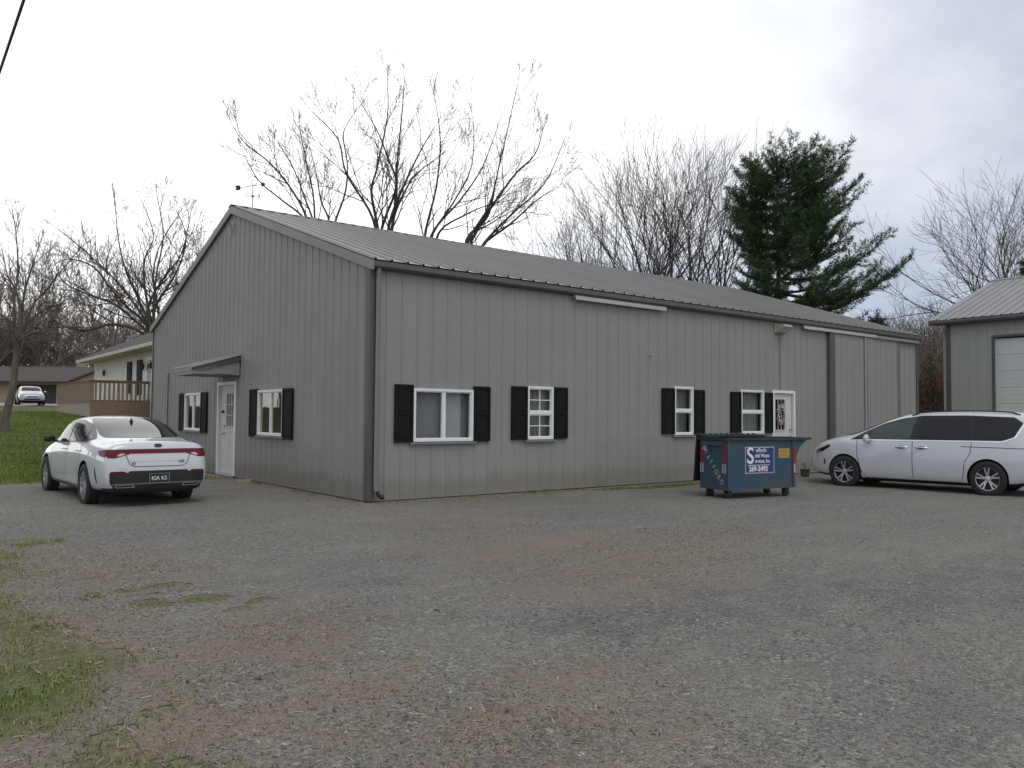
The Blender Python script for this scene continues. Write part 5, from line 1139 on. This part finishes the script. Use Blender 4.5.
LIMBS = {
'A': [[(-0.92,11.65),(-2.01,13.5),(-3.2,14.81),(-4.62,15.84),(-5.27,16.71)],[(-1.09,11.54),(-2.66,12.85),(-3.97,13.88),(-5.05,15.62)],[(-0.81,11.65),(-1.46,13.28),(-2.12,14.81),(-3.31,16.76)],[(-0.92,11.76),(-1.14,13.72),(-1.9,16.11),(-2.44,18.29)],[(0.28,11.54),(-0.27,12.85),(-0.59,14.37),(-1.14,16.44)],[(0.38,11.54),(0.93,13.72),(0.93,15.68),(0.6,17.63),(1.3,18.94)]],
'B': [[(-0.54,11.46),(-0.99,12.94),(-2.35,15.21),(-2.81,17.26),(-4.29,18.85)],[(-0.42,11.46),(-0.2,12.71),(0.49,14.82),(-0.08,16.63),(-0.76,18.39),(-1.79,20.21)],[(0.26,11.41),(0.55,13.91),(0.6,16.18),(0.83,19.13),(0.94,21.41)],[(0.15,12.09),(1.05,14.82),(1.96,16.86),(2.87,18.45)],[(-0.54,11.8),(-0.99,14.3),(-0.65,15.89),(-0.08,19.13),(-0.08,21.18)],[(0.37,12.32),(1.51,15.04),(2.87,16.18)]],
'C': [[(-0.19,10.83),(0.46,13.44),(0.68,16.05),(0.46,18.01)],[(-0.08,10.83),(1.23,13.0),(2.31,15.4),(2.42,18.23)],[(0.14,11.16),(1.66,13.22),(2.97,15.18),(3.94,18.01)],[(0.36,11.48),(1.88,12.79),(3.18,13.44),(4.49,13.87)]],
'D': [[(0.2,10.61),(1.42,12.61),(1.98,14.84),(2.98,19.12)],[(0.76,10.5),(2.65,12.67),(4.65,14.67),(5.87,17.56)],[(0.42,10.83),(2.65,14.22),(3.98,15.56),(4.43,16.89)],[(0.87,10.61),(2.65,12.22),(4.2,13.78),(5.2,14.45)],[(0.09,10.83),(1.31,12.17),(1.76,14.17),(2.09,15.95)]],
'H': [[(-0.41,5.77),(-1.33,7.84),(-2.49,10.08),(-3.18,12.38),(-3.64,15.61)],[(-0.18,6.92),(-0.07,9.69),(0.28,12.45),(-0.41,15.45)],[(-0.64,5.54),(-2.72,7.31),(-4.79,8.12),(-6.4,8.93),(-7.32,10.54)],[(-0.64,6.0),(-1.79,7.08),(-2.95,8.47),(-4.33,10.08),(-5.94,10.54),(-7.09,10.08)],[(-0.18,7.15),(0.97,9.22),(2.35,10.84),(3.28,13.6)],[(-0.41,6.23),(-1.33,8.99),(-1.56,11.07),(-1.1,12.91),(-2.49,15.84)],[(-0.07,7.38),(1.2,9.92),(1.78,12.45),(0.97,14.52)],[(-0.87,5.31),(-2.95,5.93),(-4.79,5.47),(-6.63,5.93),(-7.56,7.08)],[(-0.41,6.0),(-2.26,8.7),(-4.56,11.0),(-6.4,12.61)],[(-0.18,6.69),(-0.87,9.46),(-0.76,11.99),(0.51,14.99)]],
'Y': [[(.45,4.6),(.55,5.6),(.65,6.9),(.45,7.9)],[(.5,4.4),(1.0,5.2),(1.6,6.2),(2.1,6.9)],[(.45,4.3),(.15,5.2),(-.1,5.6),(-.25,6.6)],[(.4,3.6),(.9,4.2),(1.7,4.7),(2.3,5.4)],[(.4,3.5),(-.2,4.2),(-.9,4.7),(-1.5,5.6)],[(.5,4.7),(.85,6.0),(1.1,7.0)],[(.35,3.1),(1.0,3.5),(1.9,3.6)]]}
SPR = dict(BIG, kids=(6,10,8,4), up=.06, ang=(20,50))
limb_tree('bare_maple', 'tall bare tree with limbs fanning left behind the barn ridge, by the weathervane', (12.92,29.86), .9, .34, 6.5, LIMBS['A'], 11, SPR, limb_r=.105, sc=(.9,.95))
limb_tree('bare_maple', 'tallest bare tree, standing upright behind the middle of the barn ridge', (16.67,29.47), .9, .36, 6., LIMBS['B'], 12, SPR, limb_r=.14, sc=(.97,.92))
limb_tree('bare_maple', 'bare tree with slim upright limbs just right of the tallest bare tree', (17.58,26.23), .8, .30, 6., LIMBS['C'], 13, SPR, limb_r=.12)
limb_tree('bare_maple', 'bare tree whose long limbs sweep far out to the right above the roof', (19.72,25.82), .8, .32, 6., LIMBS['D'], 14, SPR, limb_r=.13)
limb_tree('bare_oak', 'broad bare tree spreading over the roof of the cream house', (8.11,46.3), 1.7, .42, 3.4, LIMBS['H'], 15, dict(BIG, kids=(6,13,8,5), up=.06, wander=.10, rmin=.009, nside=9), limb_r=.15)
limb_tree('lawn_tree', 'slim mossy bare tree standing on the lawn at the left edge', (-3.05,20.74), gz(-3.05,20.74,False)-.05, .135, 2.9, LIMBS['Y'], 16, dict(BIG, kids=(5,8,7,5), rmin=.0045, wander=.13, nside=8, fa=(10,32)), limb_r=.062, trunk_lean=.34, m_t='bark_lawn')

def fan_tree(name, label, pos, base_z, H, spread, nl, seed, P, trunk_r=.26, fork=.12, maxlev=4, m_t='bark', m_c='twig', group=None, lean=(0,0)):
    """vase-shaped tree: many upright limbs rising from a low fork"""
    rng = random.Random(seed); root = tree_thing(name, label, pos, group, base_z); out = []; fz = H*fork
    out.append(([Vector((0,0,-.5)), Vector((0,0,fz*.5)), Vector((lean[0]*.3,lean[1]*.3,fz))], [trunk_r*1.3, trunk_r, trunk_r*.8], 0))
    L0 = H*.235
    for k in range(nl):
        a = 6.283*(k+rng.uniform(-.3,.3))/nl; tl = R_(rng.uniform(.3,1.)*P.get('tilt',30)); b = Vector((lean[0]*.3,lean[1]*.3,fz*rng.uniform(.8,1.)))
        d = unit(Vector((math.cos(a)*math.sin(tl)+lean[0]*.05, math.sin(a)*math.sin(tl)+lean[1]*.05, math.cos(tl)))); ramify(out, rng, b, d, L0*rng.uniform(.85,1.15), trunk_r*rng.uniform(.40,.55), P.get('depth',6), P)
    tree_mesh(root, out, M[m_t], M[m_c]); return root
FINE = dict(tilt=34, depth=6, fa=(8,24), fup=.02, wander=.05, up=.012, kids=(8,12,8,4), ang=(15,40), ratio=.46, rmin=.0075)
fan_tree('bare_tree', 'wide bare tree with fine twigs behind the right half of the barn roof', (32.3,27.2), .7, 15.6, 7.6, 8, 21, dict(FINE, tilt=42))
fan_tree('bare_tree', 'slender bare tree with dense upright twigs left of the pine', (33.08,23.02), .7, 16.8, 4.3, 5, 22, dict(FINE, tilt=22))
fan_tree('bare_tree', 'bare tree with dense upright twigs touching the pine on its left', (33.75,19.96), .7, 16.4, 4.3, 5, 23, dict(FINE, tilt=19))
fan_tree('bare_tree', 'tall bare tree rising behind the grey garage at the right edge', (53.5,9.2), 0., 16.2, 6.8, 9, 24, dict(FINE, tilt=40, fa=(10,30), fw=.09))
fan_tree('bare_tree', 'thin bare tree leaning left between the barn and the garage', (47.5,12.), 0., 9.6, 4.2, 5, 25, dict(FINE, tilt=40, fa=(10,30), fw=.09), trunk_r=.14)

# conifers: trunk, whorled boughs, needle sprays
def conifer(name, label, pos, base_z, H, reach, seed, m_needle, z_lo, whorl=.62, nb=5, tuft=.20, dens=1., lift=.12, tr=.26, fat=0.):
    """reach(u, side) -> bough length at height u; side runs -1 (left in view) to 1 (right)"""
    rng = random.Random(seed); nr = np.random.default_rng(seed); root = tree_thing(name, label, pos, z=base_z)
    mb = MB(); mb.tube([(.06*math.sin(i*.8),.05*math.cos(i*1.1),H*i/14-.4) for i in range(15)], [tr*(1-.93*i/14) for i in range(15)], 8, caps=False)
    T, Dv = [], []; u = z_lo
    while u < H-.25:
        k = nb + (rng.random() < .5) + (2 if fat and u > fat else 0); a0 = rng.random()*6.28
        for j in range(k):
            a = a0 + 6.283*j/k + rng.uniform(-.3,.3); side = math.cos(a); Lb = reach(u, side)*rng.uniform(.74,1.05)
            if Lb < .25: continue
            hd_ = RIGHT*math.cos(a) + AWAY*math.sin(a); fz = min(1,(u-z_lo)/(H-z_lo)); rise = lift + .38*fz**2
            pts = [Vector((0,0,u)) + hd_*(Lb*s) + Vector((0,0, Lb*(rise*s - .10*math.sin(s*3.14) + .14*s**3))) + Vector((rng.gauss(0,.04),rng.gauss(0,.04),rng.gauss(0,.04)))*s for s in np.linspace(0,1,8)]
            rb = .018+.013*Lb; mb.tube(pts, [rb*(1-.85*i/7) for i in range(8)], 5, caps=False)
            ns = int((4+Lb*5.2)*dens)
            for q in range(ns):
                s = .24 + .76*((q+rng.random())/ns); f = s*7; i = min(int(f),6); p = pts[i].lerp(pts[i+1], f-i); ax = unit(pts[i+1]-pts[i]); sd = ax.cross(Vector((0,0,1))); sd = unit(sd)*(1 if q % 2 else -1)
                Ls = min(1.25, .30+.36*Lb*(1.08-s))*rng.uniform(.6,1.15); d = unit(ax*.7 + sd*rng.uniform(.25,1.1) + Vector((0,0,rng.uniform(-.25,.6)))); e = p+d*Ls
                mb.tube([p, p.lerp(e,.5)+Vector((0,0,.03)), e], [.010,.008,.005], 3, caps=False)
                m_ = max(2, int(Ls/.12*dens))
                for w_ in range(m_): T.append(p.lerp(e, (w_+.6+rng.random()*.4)/m_)); Dv.append(unit(d + Vector((rng.gauss(0,.3),rng.gauss(0,.3),rng.gauss(.22,.3)))))
        u += whorl*rng.uniform(.75,1.2)*(.74 if fat and u > fat else 1.)
    for i in range(14): T.append(Vector((rng.gauss(0,.12),rng.gauss(0,.12),H-.5+i*.05))); Dv.append(Vector((rng.gauss(0,.3),rng.gauss(0,.3),1)).normalized())
    mb.build('trunk', M['bark'], root, smooth=180, world=False, fix=False)
    T = np.array([tuple(v) for v in T]); Dv = np.array([tuple(v) for v in Dv]); n = len(T); K = 11
    w3 = nr.standard_normal((n,K,3)); w3 /= np.linalg.norm(w3,axis=2,keepdims=True); nd = Dv[:,None]*.95 + w3*.85; nd /= np.linalg.norm(nd,axis=2,keepdims=True)
    Ln = tuft*(.65+.6*nr.random((n,K,1))); per = np.cross(nd, nr.standard_normal((n,K,3))); per /= np.linalg.norm(per,axis=2,keepdims=True)
    b = T[:,None] + .05*nr.standard_normal((n,K,3)); V = np.stack([b-per*.016, b+per*.016, b+nd*Ln], 2).reshape(-1,3)
    me = bpy.data.meshes.new('crown'); me.vertices.add(len(V)); me.vertices.foreach_set('co', V.astype(np.float32).ravel()); nf = n*K
    me.loops.add(nf*3); me.loops.foreach_set('vertex_index', np.arange(nf*3,dtype=np.int32)); me.polygons.add(nf); me.polygons.foreach_set('loop_start', np.arange(0,nf*3,3,dtype=np.int32)); me.update(calc_edges=True); me.materials.append(m_needle)
    link('crown', me, root, False); return root
PU = [5,6.2,7.2,8.2,9.2,10.5,11.6,12.7,13.6,14.4]; PL = [2.8,3.5,2.6,2.1,2.5,2.9,3.0,2.9,2.3,1.0]; PR = [4.4,5.6,7.8,7.2,4.6,5.0,4.9,4.7,3.6,1.4]
def pine_reach(u, side): l, r = np.interp(u, PU, PL), np.interp(u, PU, PR); s = (side+1)/2; return float(l*(1-s)+r*s)*.92
conifer('white_pine', 'big dark green pine with uneven boughs reaching right behind the barn', (30.31,12.49), .4, 14.3, pine_reach, 31, M['needle'], 5.2, whorl=.66, nb=6, tuft=.22, dens=.98, fat=9.0)
conifer('spruce', 'dark green conifer half hidden behind the garage roof at right', (47.2,6.6), 0., 11.2, lambda u, s: max(.25,(11.8-u)*.34), 32, M['needle2'], 4.5, whorl=.5, nb=6, tuft=.18, tr=.2)
conifer('young_cedar', 'small green conifer in the brush between the barn and the garage', (31.5,5.2), -.1, 4.3, lambda u, s: max(.2,(4.6-u)*.28), 33, M['needle2'], .3, whorl=.34, nb=6, tuft=.14, tr=.07)
conifer('young_cedar', 'dark conifer top showing between the pine and the brush', (44.6,14.6), 0., 8.4, lambda u, s: max(.2,(9-u)*.30), 34, M['needle2'], 2.5, whorl=.45, nb=6, tuft=.18, tr=.12)

# brush in the gap at the right
BR = dict(tilt=46, depth=5, fa=(10,32), fw=.11, fup=.03, wander=.14, up=.07, kids=(5,8,7,4), ang=(18,48), ratio=.50, rmin=.007)
rngb = random.Random(77)
protos = [fan_tree('brush_shrub', 'tangled leafless brush between the barn and the garage', (38.,9.5), -.1, 7.2, 2.6, 7, 41, BR, trunk_r=.09, fork=.03, maxlev=4, m_t='twig_far', m_c='twig_far', group='leafless brush in the gap'),
          fan_tree('brush_shrub', 'tangled leafless brush between the barn and the garage', (34.,6.4), -.1, 4.6, 2.0, 9, 42, BR, trunk_r=.06, fork=.02, maxlev=4, m_t='twig_red', m_c='twig_red', group='leafless brush in the gap')]
def at(px, d): q = CAM + AWAY*d + RIGHT*((px-512)/808*d); return (q.x, q.y)
for kind, px, d, s in ((0,905,44,1.05),(0,925,46,1.15),(0,948,49,1.2),(0,880,50,1.15),(0,860,53,1.1),(0,968,54,1.25),(0,915,60,1.5),(0,945,63,1.6),(0,890,64,1.35),(1,925,36,1.),(1,938,37,1.1),(1,914,38,1.05),(1,930,41,1.25),(1,945,42,1.3),(1,950,36,.9),(0,935,55,1.35),(0,846,57,1.0),(1,900,42,1.2)):
    o = copy_tree(protos[kind]); x, y = at(px, d); o.location = (x, y, gz(x,y,False)-.1); o.rotation_euler = (0,0,rngb.random()*6.28); o.scale = (s*rngb.uniform(.9,1.1),)*2+(s,)
# far woods at the left: three kinds copied along the skyline
fw_p = []
WOOD = dict(tilt=36, depth=6, fa=(9,28), fw=.08, fup=.03, wander=.13, rmin_=0, up=.08, kids=(5,8,7,4), ang=(20,48), ratio=.52, rmin=.016)
GW_ = 'far bare woods behind the brown house'; LWD = 'bare brown tree in the far woods behind the brown house'
for k, (H, s, nl) in enumerate(((10.5,4.4,5),(12.,3.6,4),(9.,4.,5))):
    fw_p.append(fan_tree('woods_tree', LWD, at(20+60*k, 98), 2.3, H, s, nl, 51+k, WOOD, trunk_r=.22, maxlev=4, m_t='twig_far', m_c='twig_far', group=GW_, fork=.2))
rngw = random.Random(6)
for k in range(22):
    px = -50 + 10.2*k + rngw.uniform(-6,6); d = rngw.choice((92,102,114,126)) + rngw.uniform(-4,4); o = copy_tree(fw_p[k % 3]); x, y = at(px, d); s = rngw.uniform(.78,1.05)
    o.location = (x, y, 2.3); o.rotation_euler = (0,0,rngw.random()*6.28); o.scale = (s,s,s*rngw.uniform(.9,1.1))
for px, d, s, lab in ((40,91,1.25,'bare tree behind the brown house roof, left of the broad tree'), (108,70,1.0,'bare tree rising behind the left end of the cream house roof'), (205,62,.98,'bare tree peeking over the left slope of the barn gable'), (-14,58,.9,'bare tree cut by the left edge of the picture')):
    o = copy_tree(fw_p[1 if px != -14 else 0]); x, y = at(px, d); o.location = (x, y, 2.0); o.rotation_euler = (0,0,px*.7); o.scale = (s,s,s); o['label'] = lab; del o['group']; o.name = 'bare_tree'
for k in range(16):
    o = copy_tree(fw_p[k % 3]); y = 27+5.2*k+rngw.uniform(-2,2); x = -11-.42*(y-25)+rngw.uniform(-4,3); o.location = (x, y, gz(x,y,False)-.1); o.rotation_euler = (0,0,rngw.random()*6.28); o.scale = (.95,.95,.9)
    o['label'] = 'bare tree of the wood at the left, mirrored in the barn and car windows'; o['group'] = 'bare woods left of the yard'
